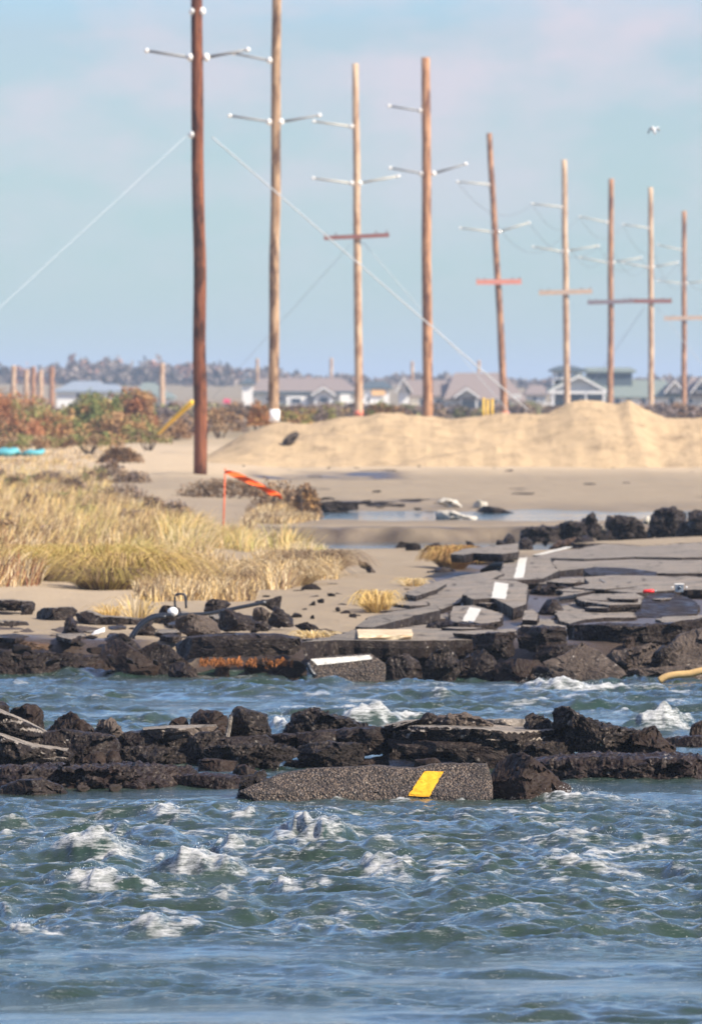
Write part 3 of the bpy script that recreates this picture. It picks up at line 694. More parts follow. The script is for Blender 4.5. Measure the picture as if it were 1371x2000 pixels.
nr('brown flat ledge in the water left of the black hollow', [(530, 1504), (560, 1492), (690, 1494), (757, 1482), (762, 1500), (690, 1506)], 57.6, .7, 'purple', rough=.012)
plat = nr('main platform slab with a pale worn top and a black pebbly edge', [(756, 1427), (800, 1425), (870, 1423), (950, 1427), (1010, 1432), (1060, 1432), (1112, 1430), (1118, 1452), (1090, 1462), (1000, 1458), (900, 1452), (758, 1452)], 57.4, 1.25, 'coarse', top='top', rough=.018, res=.018, topn=.75, bulge=.03)
nr('smooth lower course under the main platform, over the black hollow', [(757, 1449), (900, 1450), (1000, 1456), (1005, 1480), (985, 1487), (940, 1486), (880, 1480), (868, 1464), (758, 1462)], 57.55, .9, 'dark', rough=.008, facets=1)
nr('black rock deep in the hollow under the platform', [(740, 1440), (1000, 1440), (1000, 1500), (740, 1502)], 58.7, .4, 'dark', rough=.01)
nr('dark pier holding up the right end of the platform', [(985, 1455), (1050, 1458), (1120, 1448), (1118, 1492), (1000, 1496)], 57.3, .7, 'coarse', rough=.03)
nr('thin broken sheet of paving lying on the left of the platform', [(750, 1420), (790, 1410), (850, 1405), (860, 1409), (820, 1415), (780, 1420), (756, 1426)], 58.0, .35, 'coarse', top='top', rough=.006, topn=.4)
nr('small black crumb on top of the platform sheet', [(808, 1408), (822, 1403), (826, 1395), (838, 1392), (852, 1398), (860, 1408)], 58.1, .15, 'dark', rough=.014)
nr('low heap of tan gravel on top of the platform', [(838, 1424), (856, 1404), (880, 1399), (912, 1399), (935, 1406), (965, 1419), (950, 1426)], 57.9, .5, 'tanrock', rough=.02, bulge=.2)
nr('thin tan slab behind the gravel heap', [(930, 1409), (980, 1406), (1026, 1407), (1026, 1414), (980, 1416), (930, 1416)], 58.6, .3, 'top', rough=.004)
nr('small dark boulder on the right end of the platform', [(1024, 1422), (1026, 1401), (1034, 1394), (1042, 1393), (1060, 1402), (1075, 1412), (1078, 1432), (1030, 1434)], 58.0, .3, 'coarse', bulge=.12)
nr('long humped pebbly mass, largest block at right of the near row', [(1074, 1436), (1076, 1402), (1084, 1388), (1098, 1384), (1112, 1387), (1128, 1398), (1150, 1410), (1200, 1424), (1240, 1430), (1258, 1434), (1272, 1460), (1256, 1486), (1190, 1486), (1150, 1476), (1120, 1468), (1085, 1455)], 57.5, .7, 'coarse', rough=.03, bulge=.16)
nr('brown end block right of the long humped mass', [(1236, 1440), (1262, 1428), (1282, 1421), (1291, 1432), (1296, 1444), (1312, 1455), (1324, 1465), (1335, 1488), (1240, 1490)], 57.4, .6, 'brown', rough=.022, bulge=.16)
nr('wet purple brown ledge along the waterline at right', [(1030, 1495), (1150, 1484), (1240, 1487), (1330, 1486), (1420, 1492), (1420, 1534), (1300, 1535), (1130, 1537), (1060, 1535), (1030, 1520)], 55.5, 1.2, 'purple', rough=.032, res=.02)
nr('boulder cut by the right picture edge behind the ledge', [(1346, 1446), (1352, 1424), (1362, 1414), (1380, 1410), (1430, 1412), (1430, 1448)], 61.6, .4, 'brown')
nr('low brown ledge behind the end block at right', [(1290, 1446), (1340, 1441), (1430, 1440), (1430, 1463), (1300, 1468)], 60.9, .5, 'purple', rough=.014)
nr('black lump in the water at the right picture edge', [(1334, 1496), (1350, 1484), (1430, 1484), (1430, 1506), (1334, 1506)], 57.4, .4, 'dark')
nr('smooth brown boulder leaning right of the yellow marked slab', [(948, 1545), (955, 1508), (972, 1484), (1000, 1470), (1022, 1474), (1045, 1486), (1070, 1506), (1096, 1530), (1128, 1545), (1100, 1564), (990, 1566), (955, 1558)], 53.0, .5, 'brown', rough=.014, lean=.4, bulge=.16, facets=7)
ys_ = nr('gravelly slab with a bright yellow painted line, sloping into the water', [(466, 1548), (500, 1533), (545, 1514), (610, 1503), (690, 1500), (730, 1496), (770, 1500), (812, 1502), (850, 1493), (905, 1492), (950, 1494), (960, 1520), (962, 1560), (900, 1566), (700, 1568), (540, 1564), (476, 1550)], 52.9, .25, 'gravel', rough=.009, lean=1.6, facets=0, bulge=.03, res=.02)
decal(ys_, [(829, 1507), (866, 1508), (838, 1557), (797, 1555)], 'yellow', 'yellow_line', lift=.006)
nr('dark jagged corner piece at the left end of the gravelly slab', [(462, 1545), (470, 1524), (495, 1516), (520, 1502), (528, 1510), (495, 1545)], 53.2, .3, 'coarse', rough=.02)
nr('small flat dark slab tucked between platform and gravelly slab', [(800, 1503), (812, 1488), (850, 1484), (868, 1498), (850, 1506)], 56.3, .4, 'brown', rough=.01)
nr('long low wet ledge with tan stains in the left foreground', [(-60, 1508), (60, 1506), (110, 1503), (165, 1505), (215, 1502), (262, 1499), (300, 1504), (380, 1510), (398, 1526), (380, 1540), (300, 1541), (200, 1537), (90, 1540), (-60, 1544)], 54.4, .9, 'purple', rough=.03, res=.018)
for (a, b, c, d) in ((60, 1508, 50, 14), (105, 1524, 60, 14), (165, 1528, 40, 14), (228, 1526, 40, 18)):
    p = W(a, b + d * .4, 54.2); lump((p[0], p[1], p[2] - .03), (c * .0019, .09, d * .0026), CHT[a % 3], 'tan barnacled stone set in the low wet ledge at left', 'tan stones in the low ledge', 'tan_stone', 'stone', rz=0, tilt=.1)
nr('low black hump awash in front of the wet ledge at far left', [(-30, 1556), (0, 1540), (35, 1526), (80, 1524), (120, 1538), (150, 1552)], 53.6, .4, 'dark', rough=.01, bulge=.15)
nr('low dark ledge awash between the wet ledge and the wedge', [(330, 1520), (400, 1516), (490, 1524), (505, 1540), (420, 1544), (330, 1542)], 54.6, .6, 'purple', rough=.018)
for i in range(26):
    px = random.choice([random.uniform(380, 560), random.uniform(1060, 1330), random.uniform(0, 380)]); py = random.uniform(1490, 1502) if px < 560 else random.uniform(1486, 1490)
    D = 57.2; p = W(px, py, D); s = random.uniform(.02, .055)
    lump((p[0], p[1] - .1, p[2] - s), (s * random.uniform(1, 1.6), s, s * .8), random.choice(CH), 'fist sized asphalt crumb lodged among the near blocks', 'asphalt crumbs among the near blocks', 'asphalt_crumb', 'asphalt crumb')

# ------------------------------------------------------------------ far bank: blocks at the water's edge
G2 = 'broken asphalt blocks along the far bank'
def fr(label, ol, D=None, depth=.5, mat='dark', **k):
    k.setdefault('res', .024); k.setdefault('rough', .026); k.setdefault('sink', .16)
    return rock(label, ol, D, depth, mat, group=G2, **k)
fr('long sloping dark bank of asphalt at the left water edge', [(-60, 1272), (60, 1274), (130, 1280), (205, 1288), (214, 1314), (120, 1316), (-60, 1314)], 76.4, 1.0, 'dark', rough=.02)
fr('red brown mud ledge above the left asphalt bank', [(-60, 1254), (60, 1256), (110, 1262), (130, 1272), (130, 1286), (-60, 1284)], 77.0, .8, 'peat', rough=.012)
for (lb, ol, D, m) in (
 ('upper dark strip of paving edge on the sand at far left', [(-60, 1172), (20, 1173), (60, 1176), (67, 1182), (64, 1190), (-60, 1188)], 84, 'dark'),
 ('small dark block at the right end of the upper left strip', [(40, 1196), (42, 1182), (64, 1180), (68, 1188), (62, 1198)], 83.5, 'dark'),
 ('long rounded dark strip of asphalt on the sand, upper left', [(62, 1212), (64, 1196), (85, 1188), (140, 1186), (150, 1193), (148, 1204), (110, 1212)], 82.5, 'dark'),
 ('thin dark strip of paving at the left edge below the sand tongue', [(-60, 1213), (20, 1213), (50, 1217), (56, 1226), (52, 1233), (-60, 1230)], 80.5, 'dark'),
 ('curled dark slab with pale inside at the left edge', [(-60, 1250), (0, 1245), (30, 1246), (44, 1238), (57, 1246), (57, 1258), (-60, 1262)], 78.5, 'dark'),
 ('low brown crumbs right of the curled slab', [(50, 1240), (66, 1238), (82, 1246), (76, 1252), (52, 1250)], 78.6, 'peat'),
 ('rounded dark lump beside the little patch of water', [(84, 1260), (88, 1246), (100, 1240), (116, 1242), (120, 1262)], 78, 'dark'),
 ('tall crooked dark block behind the rounded lump', [(116, 1252), (122, 1232), (126, 1208), (142, 1200), (150, 1212), (150, 1230), (170, 1244), (188, 1256), (160, 1262)], 78.4, 'dark'),
 ('jagged dark block leaning right at the bank, left part', [(114, 1250), (124, 1246), (150, 1252), (168, 1258), (186, 1272), (190, 1292), (160, 1300), (132, 1286)], 77.2, 'coarse'),
 ('long thin dark rubble strip behind the white shard', [(146, 1200), (170, 1194), (196, 1204), (250, 1208), (300, 1214), (290, 1222), (210, 1222), (150, 1216)], 81.5, 'dark'),
 ('brown muddy block at the waterline left of the big tilted boulder', [(130, 1296), (170, 1286), (206, 1284), (222, 1300), (222, 1316), (130, 1316)], 76.8, 'brown'),
 ('big tilted brown boulder at the water, left of the peat slab', [(182, 1272), (190, 1256), (206, 1244), (222, 1246), (262, 1270), (290, 1290), (320, 1300), (322, 1324), (268, 1326), (226, 1308)], 76.0, 'brown'),
 ('dark slab behind the top of the big tilted boulder', [(200, 1248), (214, 1240), (240, 1238), (272, 1262), (290, 1278), (262, 1280)], 77.0, 'dark'),
 ('dark lump under the black hose', [(262, 1236), (270, 1222), (292, 1216), (304, 1232), (302, 1244), (268, 1248)], 78.8, 'dark'),
 ('dark rounded boulder right of the big tilted boulder', [(268, 1290), (276, 1268), (300, 1256), (330, 1262), (350, 1282), (368, 1298), (366, 1324), (300, 1324)], 76.1, 'dark'),
 ('speckled flat block behind the long peat slab', [(342, 1226), (346, 1208), (370, 1200), (402, 1204), (428, 1218), (430, 1240), (370, 1242)], 78.3, 'tanrock'),
 ('dark flat block right of the speckled flat block', [(420, 1226), (424, 1196), (440, 1190), (480, 1200), (502, 1212), (500, 1226), (440, 1230)], 79, 'dark'),
 ('dark block under the white ball', [(306, 1206), (312, 1186), (326, 1182), (352, 1190), (356, 1206), (330, 1212)], 80.5, 'dark'),
 ('dark block with blue sheen, right of the U shaped rod', [(398, 1192), (402, 1178), (416, 1171), (436, 1174), (452, 1180), (430, 1194)], 82, 'dark'),
 ('long dark wedge pointing right behind the blocks', [(490, 1178), (530, 1170), (550, 1164), (548, 1182), (544, 1196), (520, 1186)], 83, 'dark'),
 ('pile like dark block with an upright tooth', [(520, 1216), (530, 1200), (538, 1188), (548, 1192), (560, 1200), (574, 1212), (574, 1220), (540, 1220)], 80.3, 'dark'),
 ('small grey block left of the toothed block', [(492, 1206), (496, 1190), (512, 1186), (528, 1198), (524, 1210)], 80.6, 'tanrock'),
 ('flat dark wedge below the toothed block', [(480, 1216), (520, 1214), (536, 1228), (500, 1230), (490, 1234)], 79.4, 'dark'),
 ('dark lumps at the tip of the sand tongue', [(574, 1222), (600, 1216), (616, 1222), (630, 1230), (596, 1232)], 79.8, 'dark'),
 ('thick rounded slab over orange roots, centre left of the far bank', [(340, 1262), (366, 1248), (440, 1241), (540, 1242), (586, 1250), (590, 1270), (572, 1282), (480, 1284), (400, 1284), (352, 1278), (344, 1284)], 76.2, 'dark'),
 ('low block at the waterline left under the rooted slab', [(330, 1302), (350, 1292), (386, 1298), (392, 1324), (330, 1324)], 75.7, 'dark'),
 ('thin muddy block in the shade under the rooted slab', [(418, 1302), (430, 1294), (450, 1300), (446, 1322), (420, 1322)], 75.9, 'brown'),
 ('brown boulders at the waterline right under the rooted slab', [(478, 1304), (500, 1292), (528, 1284), (548, 1296), (580, 1292), (604, 1310), (606, 1324), (478, 1324)], 75.7, 'brown'),
 ('squat dark boulder right of the white lined slab', [(750, 1320), (752, 1296), (766, 1282), (800, 1279), (822, 1290), (828, 1322)], 75.5, 'dark'),
 ('rough dark boulder, second right of the white lined slab', [(824, 1312), (834, 1290), (850, 1272), (870, 1264), (890, 1270), (902, 1290), (896, 1316), (880, 1324), (840, 1324)], 75.6, 'coarse'),
 ('dark rounded boulder, third right of the white lined slab', [(884, 1322), (896, 1290), (920, 1272), (944, 1268), (968, 1288), (974, 1322)], 75.8, 'dark'),
 ('low brown block under the squared kerb blocks', [(966, 1300), (1010, 1290), (1056, 1292), (1076, 1304), (1092, 1324), (966, 1324)], 75.4, 'brown'),
 ('squared dark block of the bank face left of the crack', [(922, 1242), (960, 1236), (1004, 1236), (1006, 1278), (960, 1282), (926, 1272)], 76.6, 'dark'),
 ('squared dark block of the bank face right of the crack', [(1009, 1226), (1060, 1224), (1106, 1226), (1108, 1262), (1060, 1272), (1012, 1266)], 76.7, 'dark'),
 ('long dark bank edge at the right above the shade', [(1104, 1228), (1180, 1222), (1260, 1224), (1420, 1214), (1420, 1240), (1300, 1256), (1200, 1262), (1106, 1262)], 77.2, 'dark'),
 ('small brown block in the shade under the right bank edge', [(1210, 1272), (1222, 1248), (1238, 1246), (1240, 1272)], 76.9, 'brown'),
 ('dark block behind the flat brown slab, left side', [(1040, 1290), (1050, 1264), (1100, 1262), (1150, 1262), (1150, 1290)], 76.4, 'dark'),
 ('grey brown block right of the flat brown slab', [(1180, 1290), (1200, 1274), (1240, 1266), (1272, 1258), (1296, 1262), (1290, 1306), (1230, 1310)], 76.0, 'tanrock'),
 ('rough dark round stone against the right slope', [(1270, 1300), (1278, 1276), (1296, 1262), (1312, 1270), (1308, 1300), (1290, 1308)], 75.7, 'coarse'),
 ('flat shelf of slabs at the water in the right corner', [(1230, 1312), (1300, 1306), (1420, 1300), (1420, 1324), (1230, 1324)], 75.3, 'tanrock')):
    w = (max(p[0] for p in ol) - min(p[0] for p in ol)) * D / F
    flat = 'strip' in lb or 'long' in lb; fl2 = 'thick' in lb or 'big tilted' in lb
    fr(lb, ol, D, min(.9, max(.25, w * .8)), m, sink=0 if 'thick' in lb else .16, top='topd' if 'strip' in lb else None, topn=.9, rough=.008 if fl2 else .015 if flat else .02, bulge=.08 if flat else .14)  # strips' upward faces take paler worn asphalt, also meant to look sunlit
fr('flat brown slab leaning back at the right of the bank, pointed top', [(1060, 1294), (1100, 1280), (1138, 1254), (1150, 1264), (1166, 1270), (1216, 1308), (1222, 1318), (1150, 1326), (1096, 1324), (1072, 1308)], 75.2, .25, 'tanrock', lean=1.3, rough=.008, facets=1, bulge=.03)
fr('broad grey brown slope of asphalt in the right corner', [(1290, 1306), (1296, 1270), (1330, 1240), (1371, 1228), (1430, 1224), (1430, 1310), (1380, 1312)], 75.7, .4, 'tanrock', lean=1.2, rough=.014, facets=1)
wl = fr('tilted slab with a white painted line at the water, centre', [(598, 1300), (606, 1288), (640, 1283), (724, 1277), (752, 1298), (752, 1322), (620, 1324), (608, 1308)], 75.0, .22, 'gravel', lean=1.0, rough=.01, facets=0, bulge=.03)
decal(wl, [(607, 1288), (722, 1280), (728, 1288), (620, 1300)], 'white', 'white_line', 30, 8, .006)
fr('black edge of paving behind the white lined slab', [(588, 1254), (660, 1250), (760, 1252), (860, 1252), (926, 1254), (926, 1272), (860, 1276), (760, 1272), (700, 1274), (600, 1284)], 76.5, 1.1, 'coarse', top='topd', rough=.02, topn=.6)
fr('deep dark bank behind the boulders at centre', [(588, 1272), (930, 1266), (1110, 1260), (1300, 1250), (1300, 1330), (588, 1330)], 77.2, .5, 'dark', rough=.04, res=.04)

# ------------------------------------------------------------------ far bank: slabs of the road
road = slab(None, [(1040, 1084), (1075, 1078), (1130, 1072), (1205, 1056), (1300, 1050), (1480, 1044), (1480, 1087), (1330, 1089), (1240, 1088), (1140, 1092), (1078, 1090)], .50, thick=.22, name='road', cat=None, kind='structure', step=.15)
slab(None, [(1080, 1094), (1140, 1096), (1240, 1092), (1330, 1094), (1480, 1092), (1480, 1119), (1285, 1120), (1240, 1113), (1150, 1109), (1092, 1115), (1076, 1101)], .49, thick=.22, name='road', cat=None, kind='structure', step=.1, jagamp=.06, sy=.002)
slab(None, [(1140, 1060), (1205, 1055), (1300, 1050), (1480, 1044), (1480, 1056), (1330, 1060), (1250, 1066), (1205, 1062)], .508, thick=.01, name='sand_drift', cat=None, kind='structure', step=.2, jagamp=.25, mat='ground', top='ground')
G3 = 'broken slabs of the road surface'
def rs_(label, ol, z=.45, sy=0, sx=0, thick=.13, **k):
    pym = max(p[1] for p in ol); z = z - .09 * float(sm(1150, 1235, pym)); r_ = random.Random(int(ol[0][0] * 7 + ol[1][1])); sx = sx or r_.uniform(-.035, .035); sy = sy + r_.uniform(0, .012)
    return slab(label, ol, z, sy, sx, thick, group=k.pop('group2', G3), **k)
s1 = rs_('flat slab with the farthest white dash, before the intact road', [(985, 1092), (1040, 1087), (1074, 1086), (1077, 1103), (1092, 1114), (1060, 1130), (1010, 1133), (972, 1131), (980, 1108)], .53, .004)
decal(s1, [(1013, 1089), (1029, 1088), (1022, 1129), (1003, 1130)], 'white', 'white_line')
s2 = rs_('lifted slab with the middle white dash', [(904, 1162), (922, 1147), (958, 1131), (1006, 1134), (1030, 1142), (1027, 1180), (1002, 1188), (985, 1178), (962, 1168), (925, 1170)], .50, .02, .02)
decal(s2, [(966, 1137), (993, 1141), (987, 1171), (959, 1168)], 'white', 'white_line')
s3 = rs_('lifted slab with the nearest white dash', [(878, 1216), (884, 1184), (925, 1182), (980, 1198), (976, 1214), (940, 1218), (915, 1213)], .44, .03, .03)
decal(s3, [(917, 1186), (940, 1190), (924, 1217), (902, 1213)], 'white', 'white_line')
rs_('slab propped up over the black gap beside the orange tussock', [(878, 1082), (905, 1072), (960, 1066), (1012, 1061), (1012, 1078), (980, 1082), (925, 1080), (905, 1084)], .72, .0, .0, .10)
rs_('narrow slab tip under the black gap', [(938, 1112), (965, 1098), (986, 1091), (982, 1104), (960, 1113)], .5)
rs_('wide grey slab falling left below the orange tussock', [(742, 1194), (768, 1168), (828, 1142), (900, 1124), (968, 1114), (985, 1120), (930, 1144), (905, 1160), (898, 1176), (862, 1190), (820, 1184), (790, 1190)], .44, .004, .03)
rs_('thin cracked slab lying on the wide grey slab', [(790, 1160), (830, 1146), (872, 1140), (850, 1152), (812, 1164)], .50, 0, .02, .06)
rs_('long dark edged slab pointing left above the plank', [(694, 1224), (720, 1206), (760, 1195), (820, 1187), (852, 1180), (858, 1192), (820, 1200), (770, 1214), (726, 1226)], .47, .02, .03, .12, top='topd')
rs_('grey slab sloping below the long dark edge', [(720, 1232), (775, 1216), (830, 1198), (868, 1196), (892, 1214), (870, 1228), (820, 1240), (740, 1240)], .41, .0, .0)
rs_('flat grey apron slab behind the plank at the bank edge', [(588, 1254), (640, 1244), (700, 1228), (800, 1230), (900, 1232), (1006, 1228), (1008, 1240), (920, 1250), (760, 1252), (660, 1250)], .43, .0, 0, .16, top='topd')
rs_('small pale slab right of the nearest white dash', [(1020, 1210), (1024, 1192), (1040, 1190), (1052, 1200), (1048, 1212)], .46, .05)
rs_('thin slab strip right of the middle white dash', [(1050, 1140), (1085, 1130), (1145, 1127), (1152, 1134), (1110, 1142)], .48, .0)
rs_('wide slab below the long dark gap at right', [(1140, 1127), (1200, 1123), (1290, 1125), (1480, 1134), (1480, 1150), (1330, 1152), (1240, 1158), (1170, 1152), (1092, 1166), (1110, 1148), (1150, 1140)], .48, .004)
rs_('stacked thin slab left of the red canister', [(1124, 1166), (1160, 1160), (1240, 1158), (1256, 1166), (1250, 1180), (1190, 1182), (1136, 1174)], .50, .006, 0, .07)
rs_('thin slab stepping down below the stacked thin slab', [(1110, 1178), (1140, 1174), (1196, 1184), (1250, 1182), (1248, 1190), (1180, 1192), (1120, 1186)], .45, .0, 0, .07)
rs_('pointed grey slab over the bank edge, right of centre', [(1084, 1190), (1100, 1182), (1130, 1181), (1180, 1190), (1242, 1197), (1236, 1206), (1180, 1206), (1140, 1210), (1112, 1218), (1092, 1212)], .44, .006)
rs_('pale slab at the right picture edge above the bank edge', [(1282, 1209), (1300, 1204), (1340, 1203), (1480, 1194), (1480, 1216), (1380, 1220), (1304, 1220)], .44, .0)
rs_('grey strip slab above the squared bank blocks', [(1020, 1216), (1060, 1206), (1090, 1212), (1110, 1222), (1106, 1229), (1020, 1230)], .42, 0)
rs_('flat slab ledge over the left squared block', [(880, 1236), (930, 1232), (1006, 1230), (1008, 1238), (940, 1240)], .47, 0, 0, .04)
rs_('dark tilted slab beside the metal box', [(1238, 1204), (1246, 1176), (1270, 1160), (1316, 1158), (1350, 1170), (1364, 1184), (1360, 1198), (1310, 1206)], .42, .05, 0, .12, top='dark')
rs_('dark upturned edge of road forming the long black gap', [(1138, 1112), (1160, 1107), (1220, 1109), (1284, 1117), (1278, 1126), (1200, 1124), (1150, 1122)], .50, .03, 0, .14, top='dark', jagamp=.02)

for i, (px, py, w, h, z, t_) in enumerate(((1180, 1146, 120, 10, .5, .05), (1120, 1152, 70, 8, .48, .06), (1300, 1140, 110, 8, .5, .05), (1175, 1170, 90, 7, .5, .04), (1215, 1168, 60, 6, .52, .04), (1150, 1200, 110, 9, .42, .05),
    (1200, 1211, 80, 7, .40, .05), (1340, 1210, 80, 9, .42, .07), (1100, 1136, 60, 7, .5, .07), (1060, 1122, 50, 8, .5, .05), (1340, 1128, 90, 7, .51, .03), (800, 1178, 90, 10, .45, .06), (880, 1140, 80, 10, .47, .06),
    (930, 1128, 60, 7, .49, .05), (760, 1212, 70, 7, .42, .05), (850, 1206, 50, 7, .44, .06), (950, 1176, 40, 6, .48, .05), (1030, 1222, 60, 6, .40, .05), (900, 1226, 80, 5, .42, .05), (1250, 1222, 90, 6, .38, .06), (1170, 1186, 60, 5, .47, .04), (1290, 1168, 50, 8, .5, .06))):
    rs2 = random.Random(900 + i); n = 8; ol = []
    for k in range(n):
        a = 2 * math.pi * k / n; q = rs2.uniform(.6, 1.1); ol.append((px + math.cos(a) * w / 2 * q, py + math.sin(a) * h / 2 * q))
    rs_('thin flake of grey road surface among the larger slabs', ol, z + .01, rs2.uniform(-.004, .012), rs2.uniform(-.03, .03), t_, jagamp=.05)
for i in range(26):
    rs2 = random.Random(1900 + i); px = rs2.uniform(-20, 700); py = rs2.triangular(1178, 1252, 1236) if px < 640 else rs2.uniform(1200, 1240); w = rs2.uniform(26, 90); h = rs2.uniform(7, 17); n = 9; ol = []
    if px > 250 and py < 1185: py += 20
    for k in range(n):
        a = 2 * math.pi * k / n; q = rs2.uniform(.55, 1.1); ol.append((px + math.cos(a) * w / 2 * q, py + math.sin(a) * h / 2 * q))
    rs_('dark tilted plate in the debris on the near sand of the far bank', ol, .44, rs2.uniform(.0, .05), rs2.uniform(-.04, .04), rs2.uniform(.04, .08), top=rs2.choice(('dark', 'topd', 'dark', 'topd', 'tanrock')), jagamp=.05, group2='dark plates in the left debris')
slab('white edge line running on along the intact road', [(1040, 1084), (1104, 1068), (1118, 1068), (1056, 1083)], .506, thick=.004, mat='white', top='white', name='edge_line', cat='painted line', jagamp=.004)
for (lb, ol, D, m) in (
 ('upright tombstone shaped block before the intact road', [(1010, 1086), (1011, 1064), (1018, 1052), (1030, 1049), (1040, 1055), (1043, 1086)], 122, 'dark'),
 ('long squared block lying on the intact road', [(1150, 1079), (1152, 1064), (1180, 1060), (1212, 1063), (1213, 1079)], 120, 'dark'),
 ('lump backed block left of the long squared block', [(1114, 1079), (1116, 1062), (1128, 1050), (1148, 1044), (1164, 1052), (1164, 1080)], 121, 'dark'),
 ('red brown wedge left of the lump backed block', [(1068, 1072), (1090, 1058), (1130, 1050), (1140, 1060), (1126, 1070)], 124, 'peat'),
 ('dark lump on the edge left of the upright block', [(978, 1066), (986, 1052), (994, 1042), (1004, 1050), (1010, 1066)], 127, 'dark'),
 ('dark lump put in for the black shade under the propped slab', [(905, 1110), (908, 1082), (940, 1080), (985, 1082), (975, 1104), (930, 1114)], 110.5, 'dark'),  # dark rock added where the gap is only a shaded void
 ('flat dark block below the orange tussock', [(820, 1134), (836, 1118), (866, 1108), (890, 1112), (892, 1124), (860, 1136)], 104, 'dark'),
 ('small dark block on the wide grey slab', [(846, 1148), (860, 1132), (890, 1128), (900, 1136), (880, 1150)], 101, 'dark'),
 ('black hollow edge right of the middle white dash', [(1026, 1180), (1040, 1150), (1060, 1140), (1100, 1144), (1130, 1150), (1120, 1168), (1070, 1196), (1030, 1202)], 92.5, 'dark'),
 ('brown clod between the two nearer white dashes', [(960, 1186), (980, 1176), (1010, 1186), (1030, 1196), (1022, 1222), (984, 1222)], 87, 'peat'),
 ('dark underside block between the white dashed slabs', [(910, 1182), (924, 1170), (960, 1168), (986, 1182), (976, 1194), (930, 1184)], 89.5, 'dark'),
 ('dark block below the nearest white dash', [(828, 1232), (836, 1216), (880, 1214), (930, 1220), (985, 1220), (988, 1232), (900, 1236)], 81, 'dark'),
 ('dark hollow block right of the small pale slab', [(1050, 1200), (1070, 1172), (1094, 1170), (1100, 1200), (1090, 1212), (1052, 1214)], 85, 'dark'),
 ('leaning lizard shaped shard on the open sand', [(694, 1098), (702, 1095), (716, 1100), (728, 1112), (740, 1122), (732, 1124), (722, 1116), (704, 1108)], 104, 'tanrock')):
    fr(lb, ol, D, .35, m, res=.035, rough=.03)
# rubble heap along the far channel
G4 = 'rubble heaped beyond the intact road'
def heap(px0, px1, py0f, py1f, n, s0, s1, label, group, mats=None):
    for i in range(n):
        px = px0 + (px1 - px0) * (i + random.random()) / n; py = random.uniform(py0f(px), py1f(px)); p = onground(px, py)
        s = random.uniform(s0, s1)
        lump((p[0], p[1], p[2] - .04), (s * random.uniform(1, 1.7), s * random.uniform(.8, 1.3), s * random.uniform(.6, 1.15)), random.choice(mats or CH), label, group)
for (lb, ol, m) in (
 ('pointed block at the left of the far rubble heap', [(1130, 1046), (1136, 1018), (1158, 1000), (1164, 1012), (1176, 1046)], 'dark'),
 ('pale flat slab leaning in the far rubble heap', [(1128, 1024), (1146, 1018), (1190, 1028), (1184, 1038), (1150, 1034)], 'top'),
 ('pale leaning shard at the middle of the far rubble heap', [(1180, 1030), (1188, 1008), (1206, 1014), (1214, 1034)], 'tanrock'),
 ('dark block right of the pale leaning shard', [(1196, 1046), (1200, 1006), (1230, 1010), (1256, 1020), (1262, 1046)], 'dark'),
 ('big rounded block, highest of the far rubble heap', [(1266, 1046), (1272, 1006), (1290, 994), (1320, 992), (1340, 1004), (1344, 1046)], 'dark'),
 ('brown rounded block at the right end of the far rubble heap', [(1322, 1044), (1330, 1022), (1356, 1014), (1400, 1018), (1400, 1044)], 'brown'),
 ('dark block touching the right picture edge on the far heap', [(1344, 1030), (1346, 998), (1360, 996), (1400, 1008), (1400, 1034)], 'dark'),
 ('broad dark block at the foot of the far rubble heap', [(1080, 1050), (1086, 1026), (1110, 1018), (1140, 1024), (1150, 1050)], 'dark'),
 ('low dark block at the left foot of the far heap', [(1014, 1054), (1020, 1036), (1060, 1028), (1092, 1032), (1096, 1054)], 'dark'),
 ('small pale post like shard on the far heap', [(1258, 1020), (1260, 1010), (1268, 1010), (1268, 1022)], 'concrete')):
    fr(lb, ol, 130 + random.uniform(-1.5, 1.5), .5, m, res=.04, rough=.04)
heap(1040, 1420, lambda x: 1046, lambda x: 1052, 16, .16, .30, 'dark lump at the foot of the far rubble heap', G4)
heap(770, 980, lambda x: 1064, lambda x: 1078 - .03 * (x - 770), 16, .10, .24, 'dark lump in the low rubble bar beside the blue channel', 'rubble bar beside the channel')
# litter of small pieces
G5 = 'small asphalt litter'
heap(590, 700, lambda x: 1150, lambda x: 1215, 12, .045, .10, 'small dark asphalt piece littering the sand tongue', G5)
heap(360, 660, lambda x: 1145, lambda x: 1168, 18, .03, .09, 'small dark asphalt piece at the lower edge of the grass', 'asphalt litter below the grass')
heap(150, 620, lambda x: 1200, lambda x: 1245, 34, .03, .10, 'fist sized dark lump in the litter before the rooted slab', 'asphalt litter on the near sand')
heap(0, 330, lambda x: 1262, lambda x: 1290, 7, .05, .10, 'muddy lump on the left bank above the water', 'muddy lumps on the left bank', CHB + CH[:2])
heap(700, 1300, lambda x: 1232, lambda x: 1238, 8, .035, .07, 'loose lump along the broken front edge of the road', 'lumps along the road edge', CH + CHT)
heap(740, 1080, lambda x: 1140, lambda x: 1225, 22, .05, .12, 'loose lump lying between the tilted road slabs', 'lumps between the road slabs', CH + CHT)
heap(1090, 1371, lambda x: 1160, lambda x: 1215, 14, .05, .12, 'loose lump on the right of the broken road', 'lumps on the right road slabs', CH + CHT)
